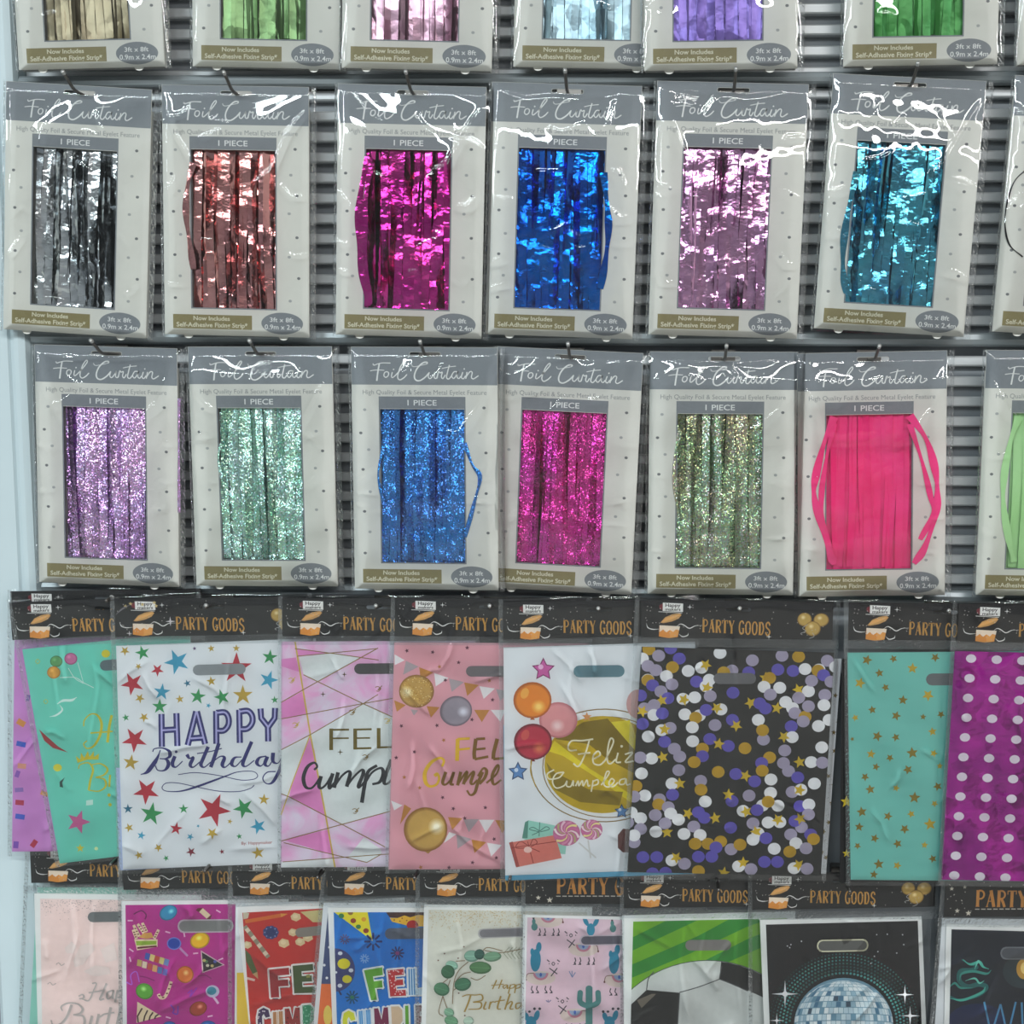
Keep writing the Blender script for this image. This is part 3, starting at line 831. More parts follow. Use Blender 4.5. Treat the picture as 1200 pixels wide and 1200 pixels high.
def head_print(a, variant=0):
    """black header insert, in pixels from its top left corner (228 x 46)"""
    rs = random.Random(7+variant)
    if variant < 2:
        a.poly([(25, 3), (49, 4), (49, 14), (25, 13)], WHT)
        a.text('Happy', 28, 46, 8, 4, TXT, bold=0.02); a.text('makers', 28, 46, 12.6, 3.4, TXT, bold=0.02)
        a.poly([(21, 6), (25, 4), (25, 12), (21, 10)], ink((120, 40, 50)))
        a.stroke([(20, 13.8), (48, 15.2)], 0.6, WHT, smooth=False)
        a.poly([(22.5, 27), (28, 20.5), (36, 17), (45, 15.5), (47.5, 17.5), (44, 22), (36, 25.5), (26, 27.5)], LID)
        a.poly([(24, 25.5), (29, 21), (44, 17.2), (46, 17.8), (38, 22), (27, 26)], BOX2)
        a.poly([(21.5, 31), (45.5, 32.5), (43.5, 44), (33, 45.5), (21, 43.5)], BOX1)
        a.poly([(34, 36), (44.6, 36), (43.2, 43.6), (34, 45)], ink((236, 168, 84)))
        a.poly([(21.5, 30), (45.8, 31.2), (45, 36), (41, 35), (38, 38), (34, 35.5), (30, 38.5), (26, 35), (22, 38)], ink((246, 232, 214)))
        for st in ([(6, 28), (8, 33), (14, 35), (22, 34.5)], [(40, 33), (46, 28.5), (51, 30), (57, 33.5), (64, 30.5), (72, 30)], [(44.5, 40), (49, 43.5), (55, 42), (56, 39)]):
            a.stroke(st, 1.15, WHT, taper=0.3)
        for _ in range(26):
            x, y = rs.uniform(3, 62), rs.uniform(4, 44)
            a.ell(x, y, 0.55, 0.55, ink((200, 196, 190)), n=6)
        serif(a, 'PARTY GOODS', 72, 22.5, 82, 15.5, GOLDT, slope=0.045)
        for x, y, R_, q in ((194, 22, 8.6, 8.2), (214, 22.5, 9.2, 8), (204, 33, 9.6, 9)):
            a.ball(x, y, R_, q, (200, 168, 88), (244, 226, 170), (150, 116, 50), hx=-0.2, hy=-0.3, steps=3)
        for st in ([(198, 31), (192, 36), (196, 40), (190, 43), (192, 45)], [(204, 42), (206, 47), (200, 50)]):
            a.stroke([(x, y*0.9) for x, y in st], 0.6, ink((190, 190, 190)))
        for x, y, R_ in ((57, 8, 3.2), (152, 43, 3.4)):
            a.star(x, y, R_, WHT, k=4, inner=0.2)
        for _ in range(34):
            x, y = rs.uniform(60, 224), rs.uniform(3, 43)
            a.ell(x, y, 0.55, 0.55, ink((205, 200, 190)), n=6)
        if variant == 1:
            for i, x in enumerate((14, 20, 34, 48, 50)): a.star(x, (9, 6, 7, 5, 9)[i], 2.6, ink((214, 190, 130)))
            a.stroke([(2, 19), (10, 12), (20, 7)], 2.0, ink((120, 116, 122)), taper=0.4)
            for x, y, R_ in ((66, 28, 6), (17, 42, 3.5)): a.star(x, y, R_, ink((226, 220, 224)), k=4, inner=0.22)
    else:
        serif(a, 'PARTY GOODS', 38, 12, 136, 21, ink((206, 142, 66)), slope=0.02)
        for k in range(16): a.poly([(38+k*7.5, 35.5), (43.5+k*7.5, 35.6), (43.5+k*7.5, 36.8), (38+k*7.5, 36.7)], ink((206, 200, 190)))
        for _ in range(70):
            x, y = rs.uniform(2, 226), rs.uniform(2, 44)
            if 36 < x < 178 and y > 10: continue
            a.ell(x, y, 0.6, 0.6, ink((215, 210, 200)), n=6)
        for x, y, R_ in ((16, 38, 3.4), (30, 41, 4), (8, 10, 3), (24, 8, 2.6)): a.star(x, y, R_, ink((236, 230, 214)), k=5)
HS = 0.000985
def hh(p): return (p[0]*HS, -p[1]*HS)
HEADS = []
for vi in range(3):
    a = Art(hh, -0.0004); head_print(a, vi)
    o = a.build('header_print', None); HEADS.append(o.data); bpy.data.objects.remove(o)
_hs = [hh(p) for p in pill(115, 11, 30, 4.4)]
_ho = prism('header_card', [hh((0, 0)), hh((0, 46)), hh((228, 46)), hh((228, 0))], -0.0003, 0.0004, M_HEAD, None, [_hs])
HEAD_ME = _ho.data; bpy.data.objects.remove(_ho)

TILT = math.radians(4.6)
def pack_frame(px, py, y):
    p = at(px, py, y)
    return Matrix.Translation(p) @ Matrix.Rotation(TILT, 4, 'Z')

class Pack:
    def __init__(s, label, hooklabel, head, ang, sheet, base, y=-0.016, group='party bag packs hanging in rows', variant=0, sheetlabel=None,
                 film_pts=None, seed=1, creases=14, th=0.0012, frame_px=None, hk=True, headvis=True, hookx=115):
        """head: pixel of the header's top left corner; ang: degrees clockwise; sheet: pixel outline of the bag"""
        s.M = pack_frame(head[0], head[1], y); s.P = Plane(s.M)
        s.t = empty('party_bag_pack', s.M); tag(s.t, label, 'party bags', group)
        s.head = head; s.rs = random.Random(seed)
        if headvis:
            h = inst('header_card', HEAD_ME, s.t); h.rotation_euler = (0, math.radians(ang), 0)
            hp = inst('header_print', HEADS[variant], h)
        s.base = base
        s.bag = prism('party_bag', [s.P(p, 0.0) for p in sheet], 0.0, th, base, s.t)
        s.sheet = sheet
        s.art = Art(lambda p: s.P(p, 0.0), -0.00006)
        s.art.clip = sheet
        s.seed = seed; s.ang = ang; s.n = creases; s.fp = film_pts; s.hooklabel = hooklabel; s.hk = hk; s.hookx = hookx
    def under(s, sheet, m, y=0.0022, name='party_bag', th=0.0008):
        """another bag of the pack, behind"""
        o = prism(name, [s.P(p, y) for p in sheet], y, y+th, m, s.t)
        a = Art(lambda p: s.P(p, y), y-0.00006); a.clip = sheet
        return o, a
    def slot(s, cx, cy, w, h=12.5, rot=0, m=None, rim=None):
        r = math.radians(rot)
        pts = pill(0, 0, w, h)
        o = [(cx+x*math.cos(r)-y*math.sin(r), cy+x*math.sin(r)+y*math.cos(r)) for x, y in pts]
        a = Art(lambda p: s.P(p, 0.0), s.art.y-0.00008); a.clip = s.sheet
        if rim:
            a.poly([(cx+(q[0]-cx)*1.06, cy+(q[1]-cy)*1.25) for q in o], rim)
        a.poly(o, m or ink((112, 115, 116)))
        a.build('handle_opening', s.bag)
    def finish(s, lettering='bag_print'):
        if s.art.v: s.art.build(lettering, s.bag)
        rs = s.rs
        fp = s.fp
        q = [s.P(p, 0.0) for p in fp]
        C = []
        (x0, y0), (x1, y1) = fp[0], fp[2]
        def C_(pts, a, w): C.append(([s.P(p, 0.0) for p in pts], a, w))
        for _ in range(s.n):
            cx, cy = rs.uniform(x0+10, x1-10), rs.uniform(y0+60, y1-8); a = rs.choice((rs.uniform(0.2, 1.5), rs.uniform(-1.5, 0))); l = rs.uniform(8, 34)
            C_([(cx-l*math.cos(a), cy-l*math.sin(a)), (cx+rs.uniform(-4, 4), cy+rs.uniform(-4, 4)), (cx+l*math.cos(a), cy+l*math.sin(a))], 0.0017*rs.uniform(0.4, 1.4), 0.0022)
        for _ in range(3):
            cx = rs.uniform(x0+20, x1-20); C_([(cx, y0+66), (cx+rs.uniform(-8, 8), y0+100), (cx+rs.uniform(-14, 14), y0+rs.uniform(130, 190))], 0.0011, 0.0022)
        fo = film('film_sleeve', q, -0.001, s.t, s.seed, C, res=0.0022, puff=0.0016, low=0.0005, drop=-0.0002)
        inner = lambda a, b, t: (a[0]+(b[0]-a[0])*t, a[1]+(b[1]-a[1])*t)
        W = math.hypot(fp[1][0]-fp[0][0], fp[1][1]-fp[0][1])
        seam('weld_seam', s.P(inner(fp[0], fp[1], 3.0/W), 0), s.P(inner(fp[3], fp[2], 3.0/W), 0), 0.0048, -0.0014, fo, s.seed+1, 0.0002)
        seam('weld_seam', s.P(inner(fp[0], fp[1], 1-3.0/W), 0), s.P(inner(fp[3], fp[2], 1-3.0/W), 0), 0.0048, -0.0014, fo, s.seed+2, 0.0002)
        H = math.hypot(fp[3][0]-fp[0][0], fp[3][1]-fp[0][1])
        t0 = 52.5/H
        seam('header_seam', s.P(inner(fp[0], fp[3], t0), 0), s.P(inner(fp[1], fp[2], t0), 0), 0.0105, -0.0014, fo, s.seed+3, 0.0002)
        if s.hk:
            r = math.radians(s.ang)
            p = s.M @ Vector((s.hookx*HS*math.cos(r), 0, -11*HS-s.hookx*HS*math.sin(r)))
            hook(p.x, p.z, p.z+0.004, s.hooklabel, tip=p.y-0.014, up=0.004, group='display hooks on the rails')

def quadpx(head, ang, w=236, h=336, dx=-5, dy=-4, drift=(0, 0)):
    r = math.radians(ang); c, sn = math.cos(r), math.sin(r)
    def f(x, y): return (head[0]+x*c-y*sn, head[1]+x*sn+y*c)
    q = [f(dx, dy), f(dx+w, dy), f(dx+w, dy+h), f(dx, dy+h)]
    return [q[0], q[1], (q[2][0]+drift[0], q[2][1]+drift[1]), (q[3][0]+drift[0], q[3][1]+drift[1])]

WBAG = mat('bag_white', (226, 230, 234), 0.3, 0, 0.02, 40, 0.05, 60)
def Z(ox, oy, k): return lambda x, y: (ox+x/k, oy+y/k)
GOLD = foil_ink((196, 160, 40)); GOLDD = foil_ink((120, 98, 34)); STR = foil_ink((206, 170, 60))

# --- lilac pack at the far left
LILB = mat('bag_lilac', (206, 142, 208), 0.35, 0, 0.05, 40, 0.08, 60)
k = Pack('lilac party bag with confetti print at the left end, behind the teal one', 'hook holding the lilac and teal party bag packs', (12, 693), -0.8,
         [(17, 748), (190, 743), (188, 996), (14, 998)], LILB, y=-0.005, film_pts=[(9, 691), (236, 687), (232, 1000), (9, 1003)], seed=501, hookx=128)
for x, y, w, h, r, c in ((24.7, 847, 10, 7, 30, (216, 150, 70)), (24.7, 872, 11, 6, 12, (60, 96, 190)), (25.6, 897.7, 10, 6, 5, (220, 160, 130)), (20.5, 907, 5, 8, 20, (140, 90, 180)),
                         (22.4, 925.6, 10, 5, -4, (150, 120, 190)), (23, 940.5, 10, 6, 5, (176, 50, 80)), (23.5, 957, 11, 6, 8, (70, 100, 200)), (18.7, 990, 6, 8, 5, (130, 80, 180)),
                         (39.8, 988.5, 6, 9, 35, (180, 40, 70)), (33, 818, 4, 7, 10, (110, 70, 170)), (52, 930, 9, 5, 20, (220, 160, 90)), (70, 880, 9, 5, -10, (90, 110, 200))):
    a = math.radians(r); pts = [(-w/2, -h/2), (w/2, -h/2), (w/2, h/2), (-w/2, h/2)]
    k.art.poly([(x+p*math.cos(a)-q*math.sin(a), y+p*math.sin(a)+q*math.cos(a)) for p, q in pts], ink(c))
k.finish()

# --- teal pack, tilted
TEAL = mat('bag_teal', (112, 208, 190), 0.35, 0, 0.03, 40, 0.08, 60)
k = Pack('tilted teal party bag with gold lettering, crown and balloons at the left end', 'second hook holding the teal party bag pack', (11, 706), -2.0,
         [(26, 761), (222, 741), (250, 990), (70, 1012)], TEAL, y=-0.018, film_pts=[(8, 703), (236, 694), (262, 992), (66, 1016)], seed=502, hk=False)
a = k.art
YG = foil_ink((226, 206, 60))
for x, y, r, b, lo in ((66, 775, 7.3, (96, 160, 96), (70, 120, 76)), (83, 772, 7.6, (208, 110, 160), (160, 70, 120)), (63, 788, 7.8, (226, 160, 60), (196, 120, 40))):
    a.ball(x, y, r, r*0.92, b, tuple(min(255, v+30) for v in b), lo, steps=2)
a.ell(124, 766, 5, 4.6, ink((222, 200, 40)))
for x, y in ((44, 775), (53.5, 822)): a.stroke([(x-2.5, y), (x, y-2.4), (x+2.6, y), (x, y+2.6), (x-2.5, y)], 0.8, ink((190, 200, 90)))
W_ = ink((226, 240, 236))
a.stroke([(70, 794), (88, 794), (98, 800), (110, 806)], 0.8, W_); a.stroke([(80, 783), (88, 795), (98, 801)], 0.7, W_); a.stroke([(91, 776), (95, 790), (98, 801)], 0.6, W_)
a.stroke([(67, 825), (74, 821), (84, 820.5), (90, 817)], 3, W_, taper=0.3); a.stroke([(70, 826), (73, 832), (66, 838), (58, 840)], 2.2, W_, taper=0.3)
a.brush([(98, 851), (99, 844), (106, 837), (114, 838), (119, 848), (117, 862), (110, 874), (102, 877), (98, 872), (102, 868)], 3.2, YG, 0.45)
a.stroke([(106, 859), (132, 857)], 1.8, YG, smooth=False); a.brush([(131, 838), (128, 852), (126, 870)], 3.2, YG)
a.poly([(91, 894), (89, 886), (94, 890), (95, 882), (99, 888), (103, 880), (105, 887), (110, 880), (110, 887), (116, 883), (115.5, 890), (103, 890)], YG)
a.brush([(92, 901), (94, 896), (104, 894), (109, 902), (106, 914), (104, 926)], 2.6, YG, 0.5)
a.brush([(108, 896), (118, 895), (126, 901), (122, 908), (112, 911)], 2.6, YG, 0.5); a.brush([(112, 911), (122, 913), (124, 921), (116, 927), (104, 926)], 2.6, YG, 0.5)
a.stroke([(129, 908), (128, 922)], 2.4, YG, smooth=False)
a.ell(67.5, 899.6, 5, 4.4, ink((224, 206, 60)))
a.poly([(45.8, 854.7), (52, 868), (62, 876.5), (79.8, 881.8), (68, 874.6), (55, 863)], ink((170, 50, 56)))
a.poly([(76, 911), (70, 916), (70, 922), (74, 923), (73, 917)], ink((40, 70, 66)))
a.poly([(101, 938), (109, 937), (109, 943), (101, 944)], ink((206, 230, 222)))
a.star(91.7, 963.2, 14.5, ink((206, 92, 150)), rot=0); a.star(94, 994, 5.2, ink((214, 196, 60))); a.ell(112.8, 994.4, 2.2, 2, ink((230, 238, 180)))
for x, y in ((127.8, 931.7), (129, 943)): a.ell(x, y, 2, 2, YG)
k.slot(148, 778, 62, 12.5, -4, ink((96, 108, 116)))
k.finish()

# --- white pack with stars
STARC = {'g': foil_ink((202, 170, 70)), 'G': foil_ink((60, 160, 96)), 'b': foil_ink((70, 170, 204)), 'r': foil_ink((196, 52, 70)), 'm': foil_ink((140, 46, 64)), 'p': foil_ink((90, 60, 110)), 'd': foil_ink((50, 120, 150))}
k = Pack('white party bag with colourful stars and navy HAPPY Birthday lettering', 'hook holding the white star HAPPY Birthday bag pack', (133, 702), -0.6,
         [(136, 757), (370, 748), (374, 1010), (144, 1019)], WBAG, y=-0.018, variant=1, film_pts=[(129, 699), (366, 695), (372, 1018), (138, 1024)], seed=503)
LBL = mat('bag_pale_blue', (176, 190, 226), 0.35, 0, 0.03, 40)
k.under([(136, 900), (300, 900), (300, 1012), (140, 1020)], LBL)
a = k.art; z5 = Z(125, 740, 5.714); z6 = Z(125, 880, 5.714)
S5 = [(122,130,32,'g'),(240,143,48,'G'),(470,203,82,'b'),(588,114,14,'p'),(700,114,24,'g'),(868,113,25,'g'),(868,245,100,'r'),(1092,172,50,'G'),(212,234,22,'g'),(340,258,42,'r'),(1085,325,62,'b'),
      (172,350,75,'r'),(370,405,55,'b'),(540,347,25,'d'),(700,333,32,'g'),(222,447,32,'g'),(490,453,28,'g'),(610,435,52,'G'),(772,440,52,'G'),(912,427,65,'g'),(1125,458,25,'G'),(682,496,18,'b'),
      (355,502,50,'G'),(128,577,24,'G'),(250,575,32,'g'),(187,725,82,'r')]
S6 = [(162,78,52,'g'),(265,270,85,'r'),(143,388,32,'d'),(300,422,75,'G'),(515,388,32,'G'),(717,395,108,'r'),(917,383,68,'G'),(1053,325,37,'g'),(150,514,30,'g'),(232,566,28,'b'),(465,520,42,'r'),
      (613,502,12,'b'),(560,575,24,'b'),(707,552,40,'g'),(825,472,18,'g'),(1015,505,52,'b'),(888,572,20,'G'),(347,648,28,'g'),(215,698,28,'g'),(398,718,20,'G'),(565,675,32,'m'),(772,674,18,'m'),(1013,682,42,'g')]
rs = random.Random(3)
for zz, L in ((z5, S5), (z6, S6)):
    for x, y, R_, c in L:
        p = zz(x, y); rr = {868: 55, 470: 175, 172: -45, 187: -50, 265: -50, 717: 5}.get(x, rs.uniform(0, 72))
        a.star(p[0], p[1], R_/5.714*1.08, STARC[c], rot=rr, inner=0.38)
NAVY = ink((38, 38, 110)); LIL = ink((176, 172, 222))
def bl(pts, w1=7.2, w2=2.6):
    return pts
happy = [[(367, 552), (370, 772)], [(467, 547), (474, 767)], [(368, 662), (472, 655)],
         [(600, 535), (543, 762)], [(604, 535), (660, 754)], [(562, 716), (645, 710)],
         [(733, 532), (735, 752)], [(733, 545), (790, 542), (815, 575), (815, 625), (785, 662), (735, 664)],
         [(888, 524), (892, 746)], [(888, 537), (945, 532), (974, 565), (974, 612), (942, 650), (890, 654)],
         [(1030, 516), (1035, 580), (1082, 640)], [(1128, 512), (1125, 580), (1082, 640)], [(1080, 632), (1082, 736)]]
for w, m in ((7.3, NAVY), (2.1, LIL)):
    for st in happy: a.stroke([z5(*p) for p in st], w, m, smooth=len(st) > 3)
BIR = [[(179, 881), (181, 877.5), (190, 876.5), (198, 880), (199, 886), (194, 889), (187, 889)], [(188, 889), (195, 890), (197.5, 896), (193, 902.5), (185, 902.5), (182, 897)],
       [(205, 886), (202, 895), (206, 899), (214, 892)], [(219, 884), (222, 888.5), (226.5, 887.5), (223, 896), (226.5, 899), (234, 893)],
       [(244, 875), (238, 889), (235.5, 896), (239.5, 899), (247, 893)], [(256.5, 871), (251, 888), (247, 899)], [(249, 893), (258, 886.5), (263, 888), (260.5, 896), (264, 899), (272, 892)],
       [(283, 887), (275, 888), (271.5, 895), (276, 898), (284, 890)], [(295, 869), (288.5, 884), (284.5, 895), (288.5, 898), (298, 891)],
       [(312, 886), (304, 888), (301, 894), (306, 897.5), (313, 889)], [(313.5, 886.5), (310.5, 895), (315, 897.5), (321, 888)], [(320, 882), (320, 892), (326, 894), (332, 884)],
       [(334, 882), (330, 896), (326, 906), (319, 917), (312, 918), (308, 912), (313, 905), (323, 904)]]
a.stroke([(188, 879), (184, 889), (178, 898), (172, 905), (165, 907.6)], 5, NAVY, taper=0.35)
for st in BIR: a.brush(st, 4.6, NAVY, 0.28)
a.stroke([(231, 883), (247, 880.5), (260, 877)], 1.2, NAVY); a.ell(206.5, 881, 1.6, 1.6, NAVY)
FL = [(209, 907.6), (230, 905.4), (258, 909), (282, 914), (297.4, 913), (302, 909), (296.5, 904), (279, 904.5), (263, 910), (233, 921), (212, 927), (195, 927), (190, 923), (195, 917.6), (209, 917.6), (230, 922), (256, 927), (279, 927.5), (293, 924), (298, 920)]
a.stroke(FL, lambda t: 0.9+1.6*math.exp(-((t-0.47)/0.06)**2), NAVY)
a.text('By: Happymaker', 283, 319, 990, 3.6, ink((170, 70, 70)), slope=-0.04)
k.slot(257, 784.5, 62, 12.5, -1.5, ink((140, 146, 150)))
k.finish()

# --- pink marble pack
def marble_mat():
    m = bpy.data.materials.new('bag_marble'); m.use_nodes = True; nt = m.node_tree; b = nt.nodes['Principled BSDF']; b.inputs['Roughness'].default_value = 0.3
    tc = nt.nodes.new('ShaderNodeTexCoord'); n = nt.nodes.new('ShaderNodeTexNoise'); n.inputs['Scale'].default_value = 22; n.inputs['Detail'].default_value = 6; n.inputs['Distortion'].default_value = 1.4
    r = nt.nodes.new('ShaderNodeValToRGB'); r.color_ramp.elements[0].position = 0.35; r.color_ramp.elements[1].position = 0.62
    r.color_ramp.elements[0].color = lin((228, 172, 212)); r.color_ramp.elements[1].color = lin((222, 212, 228))
    nt.links.new(tc.outputs['Object'], n.inputs['Vector']); nt.links.new(n.outputs['Fac'], r.inputs[0]); nt.links.new(r.outputs[0], b.inputs['Base Color'])
    return m
k = Pack('pink marble party bag with gold lines, gold FEL and black Cumpl lettering', 'hook holding the pink marble bag pack', (330, 701), 0.1,
         [(329.5, 752), (562, 751), (560, 1015), (329, 1016.5)], marble_mat(), y=-0.018, film_pts=[(326, 698), (562, 697), (562, 1020), (325, 1021)], seed=504)
a = k.art; z7 = Z(320, 740, 8.0); T = lambda L: [z7(*p) for p in L]
GW = ink((220, 226, 226)); PK = ink((222, 140, 198))
for L in ([(245, 240), (550, 206), (815, 245), (415, 470), (285, 400)], [(350, 970), (840, 680), (1105, 795), (1900, 1100), (1900, 1450), (1105, 1690), (640, 1805), (490, 1735), (380, 1100)],
          [(75, 1110), (345, 970), (280, 1200), (180, 1420), (150, 1545), (75, 1520)], [(75, 2160), (575, 2120), (585, 2210), (75, 2215)], [(700, 2115), (850, 1930), (1010, 2040), (1020, 2090), (880, 2160)]): a.poly(T(L), GW)
for L in ([(205, 160), (560, 205), (230, 232)], [(75, 260), (215, 243), (245, 380), (75, 325)], [(75, 670), (270, 565), (325, 770), (75, 820)],
          [(345, 975), (390, 1120), (490, 1735), (150, 1550), (180, 1420), (285, 1150)], [(100, 1955), (520, 1855), (560, 2095)]): a.poly(T(L), PK)
GLN = foil_ink((150, 122, 70)); GLL = foil_ink((222, 196, 96))
for L, m, w in (([(205, 90), (350, 970), (495, 1735), (580, 2210)], GLL, 1.9), ([(205, 160), (555, 205), (990, 268)], GLN, 1), ([(225, 232), (980, 160)], GLN, 1), ([(985, 155), (415, 472), (285, 545), (75, 665)], GLN, 1.1),
                ([(285, 405), (840, 675), (1105, 795), (1900, 1120)], GLN, 1.1), ([(75, 820), (820, 680), (1500, 560)], GLN, 1), ([(75, 1110), (345, 970), (840, 680), (985, 590)], GLN, 1), ([(345, 975), (180, 1420), (75, 1720)], GLL, 1.3),
                ([(75, 1520), (150, 1550), (640, 1805), (1050, 2020)], GLN, 1.1), ([(75, 1965), (640, 1810), (1100, 1685), (1900, 1500)], GLN, 1.1), ([(100, 1980), (560, 2090), (880, 2165), (1020, 2085)], GLN, 1), ([(90, 2160), (1020, 2090), (1900, 2050)], GLN, 1)):
    a.stroke(T(L), w, m, smooth=False)
OL = foil_ink((112, 96, 34))
for L, w in (([(545, 910), (545, 1112)], 4.4), ([(528, 922), (712, 920)], 2.3), ([(545, 1002), (710, 1000)], 1.9), ([(770, 910), (770, 1107)], 4.4), ([(755, 920), (925, 916)], 2.3), ([(770, 1000), (910, 998)], 1.9), ([(760, 1097), (922, 1093)], 2.3),
             ([(990, 905), (990, 1097)], 4.4), ([(975, 1087), (1130, 1083)], 2.3), ([(1190, 900), (1190, 1085)], 4.4)): a.stroke(T(L), w, OL, smooth=False)
BLK = ink((24, 26, 36)); z8 = Z(320, 880, 8.0)
for st in ([(385, 178), (414, 145), (385, 110), (322, 150), (285, 250), (305, 335), (355, 350), (400, 310), (445, 240)], [(450, 235), (430, 320), (450, 350), (500, 310), (555, 215)], [(560, 210), (528, 320), (535, 350), (570, 300)],
           [(610, 200), (572, 345)], [(575, 335), (640, 240), (700, 192), (722, 215), (690, 335)], [(692, 330), (760, 240), (830, 178), (846, 210), (800, 330), (822, 330), (870, 270)],
           [(975, 135), (895, 190), (862, 300), (832, 485)], [(870, 290), (930, 200), (1010, 160), (1034, 210), (1000, 290), (930, 312)], [(1110, 80), (1055, 230), (1042, 300), (1075, 305), (1120, 260)]):
    a.brush([z8(*p) for p in st], 4.6, BLK, 0.55)
for x, y, R_ in ((668, 402, 27), (468, 588, 27), (630, 1130, 30)): p = z7(x, y); a.star(p[0], p[1], R_/8, foil_ink((90, 76, 50)), k=4, inner=0.25)
for x, y, m in ((178, 460, GLL), (745, 760, GLN), (215, 880, GLL), (990, 540, GLN), (870, 1180, GLN), (775, 1685, GLN), (1075, 840, GLL)):
    p = z7(x, y); a.stroke([(p[0]-4, p[1]-2), (p[0]-1, p[1]-3), (p[0]+2, p[1]-1), (p[0]-1, p[1]+1), (p[0]+4, p[1]-4)], 0.9, m); a.stroke([(p[0]-3, p[1]+2), (p[0], p[1]+2.5), (p[0]+3, p[1]-1)], 0.8, m)
k.slot(446, 783.5, 62, 12.5, -0.5, ink((74, 74, 76)))
k.finish()

# --- pink pack with balloons and bunting
PINKB = mat('bag_pink', (222, 164, 176), 0.3, 0, 0.03, 30, 0.08, 60)
k = Pack('pink party bag with bunting, silver and gold balloons and gold FEL Cumpl', 'hook holding the pink balloon bag pack', (462, 701), 0.2,
         [(462, 753), (692, 754), (686, 1018), (455, 1019)], PINKB, y=-0.018, film_pts=[(458, 698), (694, 699), (692, 1022), (451, 1023)], seed=505, creases=20)
a = k.art; z1 = Z(450, 740, 8.0); z2 = Z(450, 880, 8.0)
BG, BW, BO = ink((172, 164, 170)), ink((232, 234, 236)), ink((190, 134, 60))
for zz, L in ((z1, [([(100, 215), (195, 270), (100, 315)], BW), ([(205, 275), (325, 330), (180, 405)], BG), ([(330, 335), (465, 385), (345, 455)], BO), ([(470, 390), (605, 435), (485, 515)], BW), ([(608, 440), (750, 475), (635, 565)], BG),
                ([(752, 478), (890, 502), (780, 605)], BO), ([(893, 512), (1040, 535), (935, 632)], BW), ([(95, 645), (205, 690), (120, 752)], BO), ([(250, 730), (320, 740), (280, 787)], BG), ([(400, 700), (522, 710), (440, 808)], BO),
                ([(845, 735), (990, 735), (917, 850)], BO), ([(1000, 735), (1140, 735), (1090, 845)], BW), ([(1050, 540), (1180, 560), (1090, 650)], BG)]),
              (z2, [([(65, 465), (175, 510), (95, 557)], BW), ([(190, 500), (255, 540), (150, 690)], BO), ([(600, 620), (735, 630), (640, 742)], BO), ([(745, 640), (890, 640), (795, 762)], BG), ([(890, 645), (1035, 645), (955, 767)], BW),
                ([(1042, 648), (1180, 655), (1110, 770)], BO), ([(610, 760), (680, 780), (560, 865)], BW), ([(680, 785), (820, 825), (690, 918)], BG), ([(820, 830), (960, 855), (848, 958)], BO), ([(965, 860), (1105, 882), (1005, 990)], BW)])):
    for pts, m in L: a.poly([zz(*p) for p in pts], m)
p = z1(305, 560); a.ball(p[0], p[1], 20.6, 19.4, (196, 160, 84), (246, 238, 196), (150, 112, 52), hx=-0.55, hy=0.05)
rs = random.Random(8)
for _ in range(120):
    t = rs.uniform(0, 6.28); r = rs.random()**0.5
    a.ell(p[0]+19*r*math.cos(t), p[1]+18*r*math.sin(t), 0.55, 0.55, ink(rs.choice(((236, 206, 120), (160, 110, 50), (250, 236, 180)))), n=5)
p = z1(675, 745); a.ball(p[0], p[1], 19, 17.6, (158, 150, 162), (224, 224, 236), (120, 110, 122), rot=-0.3, hx=0.45, hy=0.05)
p = z2(390, 735); a.poly([(p[0]-18, p[1]+14), (p[0]+18, p[1]+14), (p[0]+3, p[1]+28.5)], ink((176, 136, 62))); a.ball(p[0], p[1], 25.6, 26, (202, 166, 86), (250, 246, 224), (150, 108, 44), hx=0.5, hy=-0.12)
DS, GS = ink((92, 44, 66)), ink((176, 120, 60))
for zz, L in ((z1, [(215, 180, DS), (457, 193, DS), (780, 152, DS), (700, 290, DS), (520, 330, GS), (988, 460, GS), (1018, 640, DS), (163, 885, DS), (497, 880, DS), (285, 1128, DS), (115, 1182, DS), (560, 1018, GS), (825, 825, DS), (575, 455, DS)]),
              (z2, [(550, 435, DS), (650, 540, DS), (950, 530, DS), (757, 630, DS), (1033, 825, DS), (1053, 1000, DS), (830, 1045, DS), (610, 1092, DS), (345, 1090, GS), (190, 245, GS), (335, 345, GS)])):
    for x, y, m in L: p = zz(x, y); a.star(p[0], p[1], 2.7, m, rot=rs.uniform(0, 72))
GL2, GD2 = foil_ink((236, 196, 50)), foil_ink((140, 104, 40))
for L, w, m in (([(692, 1005), (688, 1100), (685, 1212)], 4.6, GL2), ([(690, 1008), (805, 1002)], 3, GL2), ([(690, 1108), (805, 1095)], 2.6, GL2), ([(862, 1005), (846, 1130), (850, 1195)], 4.4, GD2), ([(865, 1008), (948, 1003)], 3, GD2),
                ([(855, 1106), (952, 1095)], 2.6, GD2), ([(850, 1197), (978, 1172)], 3, GD2), ([(1062, 1005), (1030, 1130), (1025, 1195)], 4.4, GD2), ([(1025, 1195), (1140, 1185)], 3, GD2), ([(1220, 1000), (1200, 1190)], 4.4, GD2)):
    a.stroke([z1(*p) for p in L], w, m, smooth=len(L) > 2)
